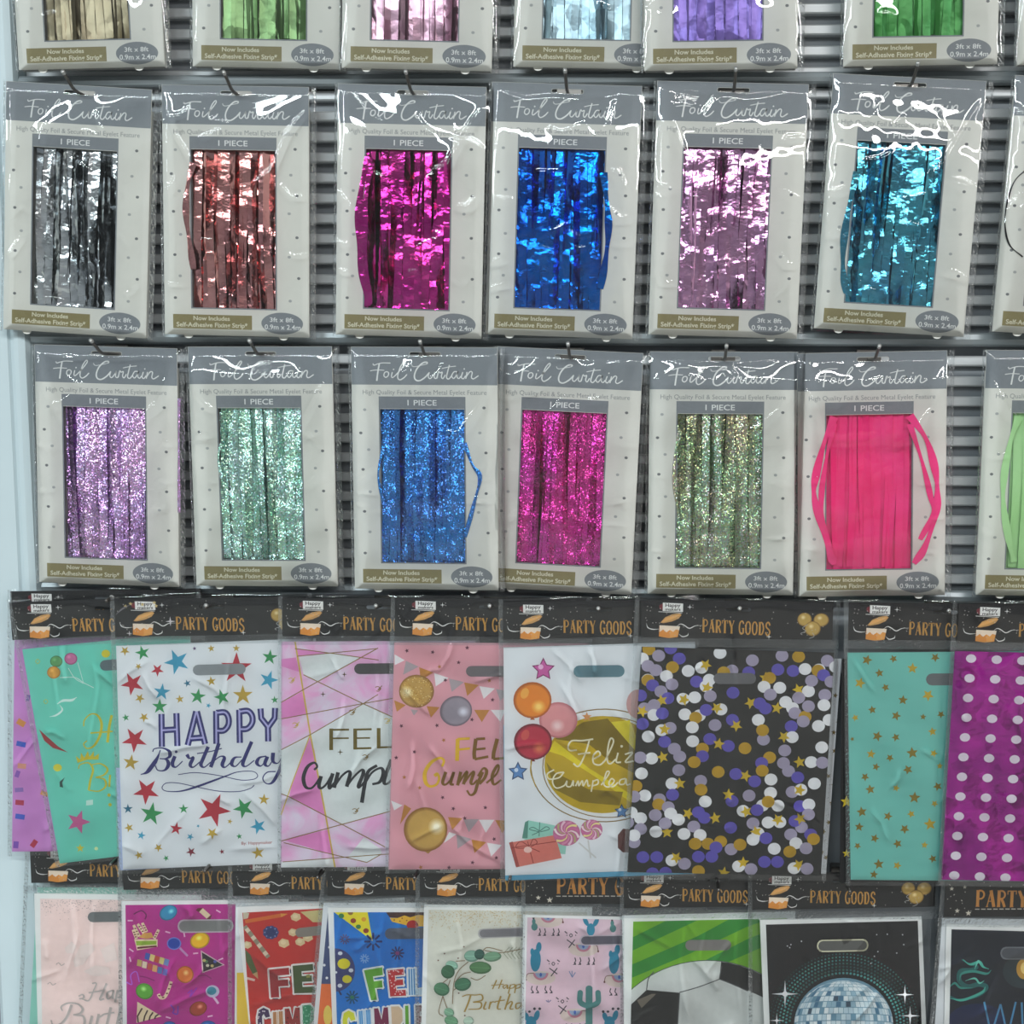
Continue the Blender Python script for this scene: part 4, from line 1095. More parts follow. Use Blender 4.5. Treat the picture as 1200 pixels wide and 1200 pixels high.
for i, st in enumerate(([(545, 145), (562, 90), (520, 65), (440, 110), (385, 200), (390, 290), (430, 330), (490, 315), (517, 260), (500, 213), (475, 235)], [(580, 195), (550, 290), (575, 315), (625, 270), (655, 195), (625, 300), (655, 315)],
           [(720, 195), (690, 322)], [(695, 310), (755, 215), (778, 200), (745, 312)], [(748, 305), (815, 212), (842, 200), (815, 292), (838, 308), (875, 270)],
           [(925, 195), (880, 300), (852, 388), (810, 412), (778, 368)], [(880, 235), (930, 163), (962, 185), (945, 250), (895, 308)], [(960, 300), (1050, 220), (1078, 150), (1060, 138), (1015, 230), (1030, 312), (1100, 270)])):
    a.brush([z2(*p) for p in st], 3.9 if i else 4.8, GL2 if i == 0 else GD2, 0.6)
k.slot(577, 786.5, 62, 12.5, 0, ink((112, 108, 112)))
k.finish()

# --- white pack with balloons and gold disc
k = Pack('white party bag with orange, pink and red balloons beside a gold Feliz Cumpleanos disc', 'hook holding the white balloon bag pack', (588, 706), -0.9,
         [(590, 759), (815, 752), (812, 1018), (592, 1026)], WBAG, y=-0.019, film_pts=[(584, 702), (820, 697), (816, 1026), (586, 1033)], seed=506)
SKY = mat('bag_sky_blue', (96, 176, 212), 0.35, 0, 0.03, 40)
k.under([(590, 850), (815, 845), (813, 1024), (592, 1032)], SKY)
a = k.art; z3 = Z(580, 750, 6.667); z4 = Z(580, 890, 6.667)
a.stroke([(708+86*math.cos(t), 897+66*math.sin(t)) for t in np.linspace(0, 6.283, 50)], 1.3, GLN, smooth=False)
a.stroke([(712+76*math.cos(t), 899+59*math.sin(t)) for t in np.linspace(0.5, 5.4, 40)], 1.1, GLN, smooth=False)
DISC = foil_ink((206, 176, 34)); a.ell(706, 896, 68, 57, DISC, n=48)
for pts, c in (([(642, 880), (650, 868), (690, 900), (738, 930), (755, 952), (700, 912), (660, 886)], (240, 222, 40)), ([(640, 893), (650, 905), (690, 925), (730, 928), (726, 944), (680, 940), (650, 925)], (150, 128, 30)),
               ([(716, 846), (738, 844), (760, 900), (742, 880)], (240, 224, 60)), ([(650, 866), (684, 846), (712, 842), (748, 884), (770, 920), (712, 890), (690, 872)], (142, 120, 22))):
    a.poly(pts, foil_ink(c))
p = z3(378, 230); a.star(p[0], p[1], 14.2, ink((130, 40, 100)), inner=0.5); a.star(p[0], p[1], 11.5, ink((206, 92, 168)), inner=0.5); a.ell(p[0]-3, p[1]-3, 3, 3, ink((240, 190, 226)))
p = z3(495, 625); a.ball(p[0], p[1], 22.5, 21, (222, 156, 160), (244, 218, 218), (196, 122, 130), hx=-0.05, hy=0.32)
for (x, y), b, lo, hi in (((293, 470), (228, 140, 30), (176, 92, 20), (250, 220, 120)), ((297, 795), (190, 44, 72), (120, 22, 44), (226, 130, 90))):
    p = z3(x, y); a.poly([(p[0]-3, p[1]+23), (p[0]+3, p[1]+23), (p[0], p[1]+19)], ink(lo)); a.ball(p[0], p[1], 22.4, 21.3, b, hi, lo, hx=0.32, hy=0.36)
    a.ell(p[0]-9, p[1]-8, 4.5, 6.5, ink([min(255, v*0.5+q*0.5) for v, q in zip(b, hi)]), rot=0.4)
a.stroke([(623, 891), (622, 905), (628, 922)], 1.4, foil_ink((190, 160, 60)))
p = z3(1100, 500); a.ell(p[0]+2, p[1], 13, 17, ink((206, 160, 158)))
for st in ([(640, 860), (585, 862), (572, 830), (600, 788), (680, 786), (768, 774)], [(738, 782), (705, 890), (655, 985), (612, 965)], [(648, 892), (745, 880)], [(770, 930), (822, 898), (805, 868), (768, 905), (772, 962), (820, 975), (862, 940)],
           [(862, 940), (925, 800), (905, 768), (885, 830), (878, 940), (902, 966), (945, 930)], [(962, 880), (948, 950), (985, 955)], [(1015, 893), (1075, 880), (1018, 952), (1085, 945)]):
    a.stroke([z3(*q) for q in st], 1.9, ink((238, 234, 206)))
p = z3(990, 830); a.ell(p[0], p[1], 1.6, 1.6, ink((238, 234, 206)))
for st in ([(462, 80), (410, 112), (425, 152), (500, 142), (540, 98)], [(538, 98), (478, 112), (450, 170), (478, 222), (540, 204), (562, 168), (560, 206), (592, 210), (612, 165), (612, 208)], [(630, 208), (650, 168), (655, 206), (682, 165), (690, 206), (718, 160), (728, 206), (745, 200)],
           [(768, 162), (752, 252)], [(765, 172), (802, 158), (804, 190), (762, 206)], [(830, 200), (892, 108), (872, 98), (850, 190), (890, 214), (932, 170), (910, 150), (890, 190), (922, 212), (962, 178)], [(1020, 148), (980, 160), (974, 192), (1010, 190), (1025, 150), (1030, 196), (1060, 190)]):
    a.stroke([z4(*q) for q in st], 1.7, ink((238, 234, 206)))
for x, y, R_ in ((180, 95, 12), (990, 405, 9)):
    p = z4(x, y); a.star(p[0], p[1], R_, ink((44, 70, 110)), inner=0.5); a.star(p[0], p[1], R_*0.78, ink((90, 136, 190)), inner=0.5); a.ell(p[0]-2, p[1]-2, R_*0.2, R_*0.2, ink((206, 222, 240)))
p = z3(718, 600); a.star(p[0], p[1], 6, ink((214, 150, 90)))
F4 = lambda L: [z4(*q) for q in L]
a.poly(F4([(212, 615), (235, 490), (262, 475), (470, 515), (560, 640), (550, 740), (500, 735)]), ink((150, 206, 192))); a.poly(F4([(212, 615), (235, 490), (262, 475), (255, 615)]), ink((84, 140, 126)))
for st in ([(350, 560), (300, 530), (270, 545), (345, 565)], [(350, 560), (400, 525), (425, 545), (355, 565)], [(350, 490), (345, 600)], [(345, 565), (290, 590)]): a.stroke(F4(st), 0.9, ink((70, 120, 110)))
a.poly(F4([(110, 650), (470, 590), (522, 770), (168, 842)]), ink((214, 124, 112))); a.poly(F4([(110, 650), (138, 640), (192, 836), (165, 842)]), ink((166, 76, 70)))
for st in ([(130, 690), (480, 640)], [(255, 640), (300, 810)], [(270, 680), (200, 640), (165, 690), (265, 690)], [(275, 670), (300, 620), (330, 650), (275, 685)], [(280, 690), (350, 720)]): a.stroke(F4(st), 0.9, ink((140, 50, 46)))
p = z4(257, 705); a.ell(p[0], p[1], 4.8, 3.6, ink((238, 206, 198)))
for L in ([(655, 650), (790, 768)], [(728, 630), (748, 772)]): a.stroke(F4(L), 1.8, ink((206, 206, 204)), smooth=False)
for x, y, R_ in ((755, 548, 12.8), (560, 575, 16)):
    p = z4(x, y); a.ell(p[0], p[1], R_, R_*0.93, ink((190, 110, 150)), n=28)
    cols = ((232, 196, 214), (214, 140, 176), (236, 226, 150), (200, 110, 160), (240, 220, 226), (176, 170, 120))
    for j in range(12):
        t0 = j*math.pi/6
        a.stroke([(p[0]+R_*q*math.cos(t0+1.5*q), p[1]+R_*0.92*q*math.sin(t0+1.5*q)) for q in (0.1, 0.4, 0.7, 0.95)], lambda t: 0.6+R_*0.14*t, ink(cols[j % 6]))
a.poly(F4([(960, 590), (1000, 540), (1200, 560), (1200, 730), (1000, 725), (960, 690)]), ink((96, 54, 52)))
k.slot(702, 786.5, 60, 14, -0.5, ink((92, 130, 142)), rim=None)
k.finish()

# --- black confetti pack
BBAG = mat('bag_black', (22, 22, 24), 0.25, 0, 0.1, 30, 0.1, 40)
k = Pack('black party bag with white, purple and gold confetti dots and stars', 'hook holding the black confetti bag pack', (752, 703), 0.6,
         [(752, 758), (978, 765), (962, 1026), (735, 1022)], BBAG, y=-0.019, film_pts=[(744, 699), (985, 703), (968, 1032), (730, 1030)], seed=507, creases=18)
WST = mat('bag_white_star', (206, 208, 212), 0.35, 0, 0.03, 40)
uo, ua = k.under([(900, 770), (986, 772), (968, 1024), (880, 1022)], WST)
z5 = Z(730, 750, 4.615); z6 = Z(730, 890, 4.615)
for zz, L in ((z5, [(1148, 300), (1165, 440), (1140, 500), (1145, 600)]), (z6, [(1110, 90), (1140, 140), (1130, 235), (1112, 340), (1085, 390), (1075, 500), (1098, 530)])):
    for x, y in L: p = zz(x, y); ua.star(p[0], p[1], 3.4, GOLDD, rot=x)
ua.build('bag_print', uo)
a = k.art
CW_, CP, CL, CG, CS = ink((232, 233, 236)), ink((96, 84, 180)), ink((166, 158, 182)), foil_ink((200, 160, 40)), foil_ink((222, 190, 50))
A1 = 'g140,50 w105,100 l193,85 p258,45 p305,100 l135,140 l178,163 g268,147 w353,167 w425,150 s448,135 w525,70 l700,110 l590,165 g545,175 p680,175 l860,85 g950,90 l1105,112 p838,160 p920,167 w985,157 w1060,160 g1055,165 p1085,190 w235,195 w135,215 g135,218 p160,245 l265,240 p398,225 w467,215 w450,250 s455,258 l472,303 p595,285 l205,278 p243,315 s210,327 l168,352 w325,318 s330,322 w388,310 p95,300 l115,370 s105,385 w167,405 p213,397 w335,402 w413,408 g393,420 w375,472 l498,460 p450,378 w530,375 s508,368 p592,432 s613,463 s770,205 g793,205 w763,253 w848,258 l797,295 s690,340 p740,343 p770,370 s833,368 w880,335 w917,368 l930,395 g985,415 s948,268 w1003,277 l950,312 l1020,220 l1003,358 l1092,297 w1087,352 l1125,225 w1150,145 w732,432 l760,538 g755,488 p910,467 l975,440 w1057,465 w1115,432 w915,525 s870,523 w1075,580 p105,453 l255,475 w210,487 s225,483 w137,522 p225,550 l278,588 l307,630 w377,547 p470,535 p570,573 s518,562 g430,588 p430,628 g660,585 g793,635 l875,597 p750,665 w155,640 l93,635 s215,633 g385,660 l868,665 w1018,660 s955,660 l1078,663'
A2 = 'w100,75 l302,57 g515,67 p610,78 s663,88 p712,118 g753,60 l895,62 p945,97 w1035,130 w265,130 s308,130 l420,115 g422,163 p268,190 w118,195 g70,143 l60,200 l197,215 g193,242 l245,258 w445,227 p590,225 s570,190 l682,195 w800,108 w798,180 w755,248 w838,250 g785,228 p725,273 w650,278 s667,282 l915,175 w962,163 s955,165 p957,252 w1005,243 l175,300 w258,292 w300,325 s352,292 p408,285 p440,315 s498,317 w45,287 w95,317 l25,340 l95,375 l60,447 w60,410 w178,390 s238,393 l228,345 l383,362 w330,402 w417,408 p582,368 l703,345 w785,340 w848,338 s838,325 l965,365 p930,332 l1003,297 s958,320 g390,455 g460,455 g528,443 p503,475 l585,485 g633,460 w730,398 s720,390 w703,433 p773,425 l907,405 w935,452 p1015,405 g1030,430 w818,482 g902,498 l990,480 p108,527 p183,527 w265,545 s288,530 l333,563 p408,525 p480,525 w625,577 s650,557 l692,592 p765,553 p835,553 w925,587 s950,570 l995,590 g408,603 p160,615 p230,612 s545,612'
for zz, L in ((z5, A1), (z6, A2)):
    for i, it in enumerate(L.split()):
        x, y = [float(v) for v in it[1:].split(',')]; p = zz(x, y)
        if it[0] == 's': a.star(p[0], p[1], 7.4, CS, rot=(i*37) % 72, inner=0.45)
        else: a.ell(p[0], p[1], 7.6, 7.0, {'w': CW_, 'p': CP, 'l': CL, 'g': CG}[it[0]], n=18)
k.slot(861, 795, 50, 13, 0, ink((104, 104, 108)))
k.finish()

# --- teal pack with gold stars
TEAL2 = mat('bag_mint', (116, 194, 184), 0.28, 0, 0.02, 30, 0.06, 50)
k = Pack('mint green party bag scattered with small gold stars', 'hook holding the mint gold star bag pack', (995, 706), 0.5,
         [(993, 765), (1226, 763), (1222, 1033), (997, 1031)], TEAL2, y=-0.016, film_pts=[(988, 702), (1228, 704), (1226, 1040), (991, 1037)], seed=508)
uo, ua = k.under([(987, 772), (1100, 772), (1100, 1034), (984, 1034)], BBAG)
for x, y, R_ in ((992, 939.5, 7.5), (992, 1000, 5)): ua.star(x, y, R_, CS)
ua.build('bag_print', uo)
a = k.art; z7 = Z(970, 750, 5.217); z8 = Z(970, 890, 5.217); SG = foil_ink((150, 126, 44)); SB = foil_ink((206, 172, 56))
for zz, L in ((z7, [(240,122,32),(402,115,25),(518,173,33),(657,107,28),(316,202,27),(197,263,34),(353,290,25),(460,367,30),(613,338,36),(272,427,26),(418,463,30),(168,475,22),(583,470,20),(692,455,24),(640,560,27),(303,588,32),(416,595,26),(265,697,28),(380,720,24),(517,690,36),(648,693,24),(150,605,14)]),
              (z8, [(295,45,24),(490,62,30),(685,40,20),(228,107,26),(260,183,30),(418,175,22),(672,165,28),(530,233,36),(653,270,22),(208,320,32),(368,347,28),(510,333,24),(192,412,28),(470,425,30),(625,395,38),(287,482,27),(427,515,28),(592,523,22),(182,528,22),(312,640,32),(425,648,26),(642,607,26),(282,703,26)])):
    for i, (x, y, R_) in enumerate(L): p = zz(x, y); a.star(p[0], p[1], R_/5.217*1.05, SB if i % 3 == 2 else SG, rot=(i*29) % 72, inner=0.45)
k.slot(1116, 796, 62, 14, -0.5, ink((104, 108, 112)))
k.finish()

# --- purple polka dot pack
PURP = foil_mat('bag_purple_foil', (200, 34, 180), (156, 18, 146), 0.22, 0, 650, 0.45, 0.75, 0.3)
k = Pack('shiny purple foil party bag with white polka dots at the right edge', 'hook holding the purple polka dot bag pack', (1124, 708), 0.6,
         [(1119, 763), (1350, 768), (1336, 1035), (1103, 1031)], PURP, y=-0.017, film_pts=[(1116, 704), (1356, 708), (1344, 1042), (1098, 1037)], seed=509, creases=22)
a = k.art
for r in range(12):
    for c in range(8): a.ell(1138+c*30-1.8*r, 771.7+23.1*r+c*1.3, 6.1, 5.0, ink((226, 222, 230)), n=18)
k.finish()

# ------------------------------------------------------------------ lower row of party bags (their lower ends run out of the frame)
WBAG_LIT = mat('bag_white_lit', (246, 248, 247), 0.3, 0, 0.02, 40, 0.05, 60)  # lighter copy of the bag white; the lower row's stronger light is in its colour
def inner(q, m=6.0):
    c = (sum(p[0] for p in q)/4, sum(p[1] for p in q)/4)
    (x0, y0), (x1, y1), (x2, y2), (x3, y3) = q
    return [(x0+m, y0+m*1.05), (x1-m, y1+m*1.05), (x2-m, y2-m), (x3+m, y3-m)]
LETTER = {
 'F': [(0, 0), (1, 0), (1, .24), (.42, .24), (.42, .4), (.92, .4), (.92, .62), (.42, .62), (.42, 1), (0, 1)],
 'E': [(0, 0), (1, 0), (1, .22), (.42, .22), (.42, .39), (.9, .39), (.9, .6), (.42, .6), (.42, .78), (1, .78), (1, 1), (0, 1)],
 'L': [(0, 0), (.42, 0), (.42, .77), (1, .77), (1, 1), (0, 1)],
 'U': [(0, 0), (.36, 0), (.36, .7), (.5, .78), (.64, .7), (.64, 0), (1, 0), (1, .78), (.75, 1), (.25, 1), (0, .78)],
 'M': [(0, 0), (.3, 0), (.5, .4), (.7, 0), (1, 0), (1, 1), (.7, 1), (.7, .5), (.5, .85), (.3, .5), (.3, 1), (0, 1)],
 'P': [(0, 0), (.7, 0), (1, .14), (1, .5), (.7, .64), (.4, .64), (.4, 1), (0, 1)],
 'C': [(.5, 0), (.9, .1), (1, .34), (.66, .36), (.5, .22), (.36, .3), (.36, .72), (.5, .8), (.66, .68), (1, .68), (.9, .92), (.5, 1), (.12, .9), (0, .66), (0, .32), (.12, .08)],
 'I': [(0, 0), (1, 0), (1, 1), (0, 1)],
}
def block(a, ch, q, fill, out=(238, 238, 236), w=2.2, stripes=None, dots=None, shadow=True):
    """block capital in a pixel quad TL TR BR BL"""
    TL, TR, BR, BL = q
    f = lambda u, v: ((1-u)*(1-v)*TL[0]+u*(1-v)*TR[0]+u*v*BR[0]+(1-u)*v*BL[0], (1-u)*(1-v)*TL[1]+u*(1-v)*TR[1]+u*v*BR[1]+(1-u)*v*BL[1])
    P = [f(*p) for p in LETTER[ch]]
    if shadow: a.poly([(x+2.4, y+2) for x, y in P], ink((50, 60, 80)))
    a.stroke(P+[P[0]], 2*w, ink(out), smooth=False)
    for p in P: a.ell(p[0], p[1], w, w, ink(out), n=8)
    a.poly(P, ink(fill))
    if stripes:
        old = a.clip
        for i in range(7):
            u0 = i/7+0.02; u1 = u0+0.07
            if ch in ('I', 'U', 'L'): a.poly(clip_poly([f(u0, 0), f(u1, 0), f(u1, 1 if ch != 'L' else .99), f(u0, 1 if ch != 'L' else .99)], [f(0, 0), f(.42 if ch == 'L' else 1, 0), f(.42 if ch == 'L' else 1, 1), f(0, 1)]), ink(stripes))
    if dots:
        rs = random.Random(ord(ch))
        for _ in range(26):
            u, v = rs.random(), rs.random()
            ins = False; L = LETTER[ch]
            for i in range(len(L)):
                (x0, y0), (x1, y1) = L[i-1], L[i]
                if (y0 > v) != (y1 > v) and u < (x1-x0)*(v-y0)/(y1-y0)+x0: ins = not ins
            if ins: p = f(u, v); a.ell(p[0], p[1], 0.9, 0.9, ink(dots), n=8)
def B(label, hl, head, ang, sheet, seed, ink_rgb=None, mg=6.0, **kw):
    k = Pack(label, hl, head, ang, sheet, WBAG_LIT, y=kw.pop('y', 0.002), seed=seed, film_pts=quadpx(head, ang, kw.pop('fw', 218), 320, drift=kw.pop('drift', (0, 0))), hk=kw.pop('hk', True), **kw)
    q = inner(sheet, mg) if not isinstance(mg, list) else mg
    k.q = q
    if ink_rgb: k.art.poly(q, ink(ink_rgb) if isinstance(ink_rgb, tuple) else ink_rgb)
    k.art.clip = q
    return k

# rose pink
k = B('rose pink party bag with silver Happy Birthday script in the bottom left corner', 'hook holding the rose pink bag pack', (35, 993), 0.2,
      [(40, 1047), (236, 1049), (238, 1310), (47, 1310)], 601, (252, 230, 226), [(47, 1053), (230, 1056), (232, 1304), (51, 1304)], creases=12, drift=(-12, 0))
MINTU = mat('bag_mint_under', (150, 214, 198), 0.4, 0, 0.03, 40)
k.under([(44, 1040), (160, 1040), (150, 1308), (28, 1308)], MINTU)
a = k.art; rs = random.Random(5)
for _ in range(260):
    y = 1054+abs(rs.gauss(0, 9)); x = rs.uniform(49, 200); a.ell(x, y, 0.5, 0.45, ink(rs.choice(((150, 140, 146), (190, 176, 180), (170, 150, 156)))), n=5)
for pts in ([(76, 1111), (84, 1103), (90, 1108), (86, 1117), (78, 1117)], [(94, 1108), (106, 1104), (112, 1112), (104, 1121), (98, 1130), (88, 1133), (86, 1126)], [(98, 1138), (112, 1131), (128, 1133), (130, 1141), (110, 1144)], [(118, 1112), (134, 1104), (138, 1124), (124, 1128)]):
    a.poly(pts, ink((244, 230, 226)))
SV = ink((190, 184, 182)); SV2 = ink((220, 210, 208))
for dx, m in ((0.7, SV2), (0, SV)):
    for st in ([(92, 1167), (97, 1165), (98, 1169), (93, 1170)], [(96, 1170), (104, 1172), (109, 1162), (113, 1152), (108, 1152)], [(104, 1163), (122, 1160)], [(125, 1152), (120, 1164), (117, 1171), (122, 1170)],
               [(132, 1160), (126, 1163), (126, 1170), (131, 1167), (133, 1160), (132, 1170)], [(138, 1160), (135, 1174)], [(137, 1163), (143, 1160), (142, 1167), (136, 1169)]):
        a.brush([(x+dx, y+dx) for x, y in st], 2.2, m, 0.5)
    for st in ([(73, 1184), (72, 1179), (80, 1175), (91, 1176), (97, 1182), (94, 1187), (86, 1189)], [(84, 1177), (78, 1192), (70, 1200), (62, 1200), (60, 1195)], [(88, 1189), (98, 1191), (98, 1202), (88, 1208), (78, 1206)], [(108, 1190), (104, 1206)], [(116, 1188), (112, 1206)],
               [(116, 1192), (122, 1188)], [(130, 1180), (124, 1206)], [(122, 1188), (134, 1186)], [(142, 1178), (136, 1206)], [(138, 1196), (146, 1192), (144, 1206)]):
        a.brush([(x+dx, y+dx) for x, y in st], 2.8, m, 0.5)
for x, y in ((70, 1130), (60, 1153)): a.stroke([(x-4, y), (x-1, y-2), (x+2, y+1), (x+6, y-1)], 0.8, SV)
k.slot(134, 1074, 62, 12, -1, ink((120, 126, 128)))
k.finish()

# magenta with sweets
k = B('magenta party bag printed with balloons, cake slice, sweets and party hats', 'hook holding the magenta sweets bag pack', (143, 1001), -0.3,
      [(142, 1056), (338, 1054), (338, 1312), (145, 1312)], 602, (192, 46, 150), [(147, 1060.5), (332, 1059), (332, 1306), (150, 1306)])
a = k.art; z = Z(140, 1040, 7.5)
def bal(x, y, rx, ry, c, rot=0, hx=-0.1, hy=-0.3):
    p = z(x, y); a.ball(p[0], p[1], rx/7.5, ry/7.5, c, tuple(min(255, v+90) for v in c), tuple(v*0.75 for v in c), rot, hx, hy, 3)
bal(430, 222, 82, 64, (56, 156, 196), -0.5, 0.3, -0.2); bal(707, 465, 88, 70, (240, 196, 30), -0.35); bal(577, 765, 75, 76, (224, 128, 50), 0, 0.1, -0.2); bal(220, 912, 78, 70, (104, 184, 64), 0.4); bal(692, 1065, 80, 62, (180, 76, 50), -0.4, 0.2, -0.3)
bal(440, 1235, 70, 60, (50, 110, 190)); bal(780, 1235, 80, 66, (50, 110, 190))
T = lambda L: [z(*p) for p in L]
CR = ink((244, 228, 190)); BR_ = ink((110, 40, 50)); GN = ink((150, 190, 60))
a.poly(T([(130, 455), (335, 455), (335, 520), (155, 552), (148, 520)]), CR); a.poly(T([(145, 470), (325, 468), (325, 500), (150, 510)]), GN); a.poly(T([(155, 522), (328, 508), (328, 522), (158, 540)]), BR_)
a.poly(T([(170, 440), (210, 400), (280, 395), (300, 440), (240, 450)]), ink((220, 170, 90)))
for x0, y0, x1, y1 in ((150, 450, 120, 370), (175, 430, 125, 330), (215, 400, 160, 320), (240, 390, 200, 310), (305, 450, 345, 370)):
    a.stroke(T([(x0, y0), (x1, y1)]), 3.4, CR, smooth=False)
    for t in (0.2, 0.45, 0.7): p = z(x0+(x1-x0)*t, y0+(y1-y0)*t); a.ell(p[0], p[1], 1.3, 0.8, BR_, n=8)
a.stroke(T([(530, 530), (600, 602)]), 2.6, ink((200, 150, 200)), smooth=False); p = z(480, 492); a.ell(p[0], p[1], 8.4, 7.4, ink((120, 140, 220))); a.ell(p[0], p[1], 7, 6.1, ink((34, 74, 176)))
a.stroke(T([(820, 950), (870, 1020)]), 2.8, ink((230, 200, 226)), smooth=False); p = z(818, 912); a.ell(p[0], p[1], 8, 7.2, ink((206, 206, 226))); a.ell(p[0]-1, p[1]-0.5, 5.6, 4.8, ink((70, 150, 170)))
a.poly(T([(715, 552), (925, 680), (728, 752)]), ink((226, 200, 206))); a.poly(T([(724, 568), (908, 680), (738, 740)]), ink((52, 48, 52)))
for x, y, c in ((765, 650, (90, 130, 90)), (815, 688, (214, 196, 130)), (775, 685, (226, 226, 200)), (745, 640, (200, 200, 120)), (840, 650, (90, 100, 180))): p = z(x, y); a.ell(p[0], p[1], 2, 1.8, ink(c), n=10)
for i, c in enumerate(((70, 100, 190), (236, 220, 140), (200, 80, 60), (206, 200, 120), (110, 140, 190))):
    x, y = 250+i*42, 605+i*13; a.poly(T([(x-18, y-35), (x+22, y-22), (x+8, y+35), (x-30, y+20)]), ink(c))
for i, c in enumerate(((206, 190, 110), (240, 232, 200), (206, 90, 80), (236, 190, 120), (90, 130, 190), (110, 110, 190))):
    x, y = 180+i*45, 660+i*16; a.poly(T([(x-20, y-30), (x+20, y-20), (x+12, y+36), (x-28, y+26)]), ink(c))
a.stroke(T([(455, 825), (430, 900), (400, 960), (362, 968), (342, 935)]), 3.8, CR)
for t in ((452, 850), (436, 890), (418, 930), (385, 965), (350, 950)): p = z(*t); a.ell(p[0], p[1], 1.5, 0.9, BR_, n=8)
a.poly(T([(158, 1003), (372, 1132), (150, 1190)]), CR)
for i in range(4): x = 165+i*48; a.stroke(T([(x, 1185-i*10), (x-5 if i == 0 else x+10, 1130), (x+35, 1060+i*18)]), 1.8, ink((70, 44, 40)), smooth=False)
a.poly(T([(690, 205), (730, 178), (800, 240), (770, 275)]), CR)
for L in ([(672, 200), (690, 180), (735, 178), (700, 215)], [(770, 270), (815, 238), (800, 275), (765, 285)]): a.poly(T(L), BR_)
for x, y, r in ((95, 290, 0), (870, 208, 0.5), (425, 392, 0.3), (105, 550, 0.6), (95, 630, 1.3), (670, 578, -0.1), (430, 1142, 0.3), (797, 1130, -0.2), (570, 412, 1.4), (890, 630, -0.4)):
    p = z(x, y); a.stroke([(p[0]-3*math.cos(r), p[1]-3*math.sin(r)), (p[0]+3*math.cos(r), p[1]+3*math.sin(r))], 1.6, ink((246, 200, 230)), smooth=False)
for st, m in (([(125, 235), (160, 215), (200, 205), (235, 240), (225, 280)], ink((110, 20, 90))), ([(60, 830), (110, 850), (100, 770), (150, 740), (175, 830)], ink((190, 110, 230))), ([(450, 1030), (480, 1070), (470, 1100), (510, 1110), (515, 1040)], ink((110, 70, 200))),
              ([(600, 930), (640, 900), (620, 960), (680, 880)], ink((150, 60, 190))), ([(180, 780), (240, 790), (310, 820)], ink((150, 30, 120))), ([(690, 780), (750, 770), (810, 800)], ink((150, 30, 120)))): a.stroke(T(st), 1.3, m)
k.slot(241, 1085, 62, 12.5, -0.5, ink((138, 140, 138)), rim=ink((200, 190, 200)))
k.finish()

# red
k = B('red party bag with crayons and marshmallows above collage FEL CUMP letters', 'hook holding the red FEL CUMP bag pack', (272, 1008), 0.0,
      [(277, 1063), (474, 1052), (486, 1310), (304, 1312)], 603, (196, 52, 46), [(284, 1069.5), (466, 1060), (478, 1304), (301, 1306)])
YEL = mat('bag_yellow_under', (232, 200, 70), 0.4, 0, 0.03, 40)
k.under([(276, 1058), (400, 1056), (400, 1310), (274, 1312)], WBAG, y=0.0022)
k.under([(277.5, 1140), (300, 1140), (300, 1308), (277.5, 1308)], YEL, y=0.0018, th=0.0003)
a = k.art; z = Z(260, 1040, 7.5); T = lambda L: [z(*p) for p in L]
CRM = ink((222, 206, 160))
a.poly(T([(185, 215), (240, 225), (230, 270), (190, 280)]), ink((206, 200, 176)))
a.stroke(T([(205, 300), (520, 245)]), 4.2, ink((214, 116, 50)), smooth=False); a.poly(T([(515, 228), (580, 232), (520, 262)]), ink((224, 160, 70)))
a.stroke(T([(200, 340), (410, 615)]), 5, ink((150, 150, 128)), smooth=False)
for i in range(4): a.stroke(T([(215+i*52, 360+i*68), (238+i*52, 390+i*68)]), 5, ink((226, 220, 196)), smooth=False)
p = z(430, 395)
for i in range(9): t = i*0.698; a.ell(p[0]+6*math.cos(t), p[1]+5*math.sin(t), 3.6, 3.2, ink((54, 70, 126)), n=10)
a.ell(p[0], p[1], 5.5, 5, ink((44, 58, 110)))
for i in range(8): t = i*0.785; a.ell(p[0]+7*math.cos(t), p[1]+6*math.sin(t), 0.8, 0.8, ink((150, 166, 210)), n=6)
a.poly(T([(690, 215), (880, 195), (1000, 200), (1000, 300), (800, 305), (760, 270)]), ink((206, 196, 140)))
for x, y, r in ((650, 260, 46), (625, 395, 42), (545, 490, 50), (688, 478, 44), (755, 440, 46), (225, 505, 40)):
    p = z(x, y); s = r/7.5; a.poly([(p[0]-s, p[1]-s*0.2), (p[0]-s*0.3, p[1]-s*0.85), (p[0]+s*0.8, p[1]-s*0.55), (p[0]+s, p[1]+s*0.3), (p[0]+s*0.1, p[1]+s*0.85), (p[0]-s*0.8, p[1]+s*0.5)], CRM)
    a.ell(p[0]-s*0.1, p[1]-s*0.15, s*0.5, s*0.4, ink((234, 222, 184)), n=10)
a.poly(T([(205, 545), (250, 590), (312, 740), (270, 760), (215, 650)]), ink((88, 106, 60))); a.poly(T([(312, 740), (270, 760), (320, 805)]), ink((200, 170, 120)))
a.stroke(T([(215, 795), (290, 815)]), 2.8, ink((226, 200, 190)), smooth=False)
block(a, 'F', T([(415, 722), (590, 704), (605, 960), (432, 968)]), (166, 44, 50)); block(a, 'E', T([(622, 688), (800, 672), (820, 925), (636, 930)]), (74, 92, 54)); block(a, 'L', T([(850, 668), (1000, 655), (1010, 915), (860, 920)]), (60, 96, 150))
a.poly(T([(740, 770), (770, 760), (780, 790), (745, 795)]), ink((150, 150, 80)))
block(a, 'C', T([(312, 1060), (420, 1050), (430, 1300), (320, 1310)]), (70, 50, 90), dots=(230, 220, 230)); block(a, 'U', T([(448, 1095), (535, 1085), (545, 1320), (455, 1325)]), (170, 110, 70), stripes=(206, 160, 110))
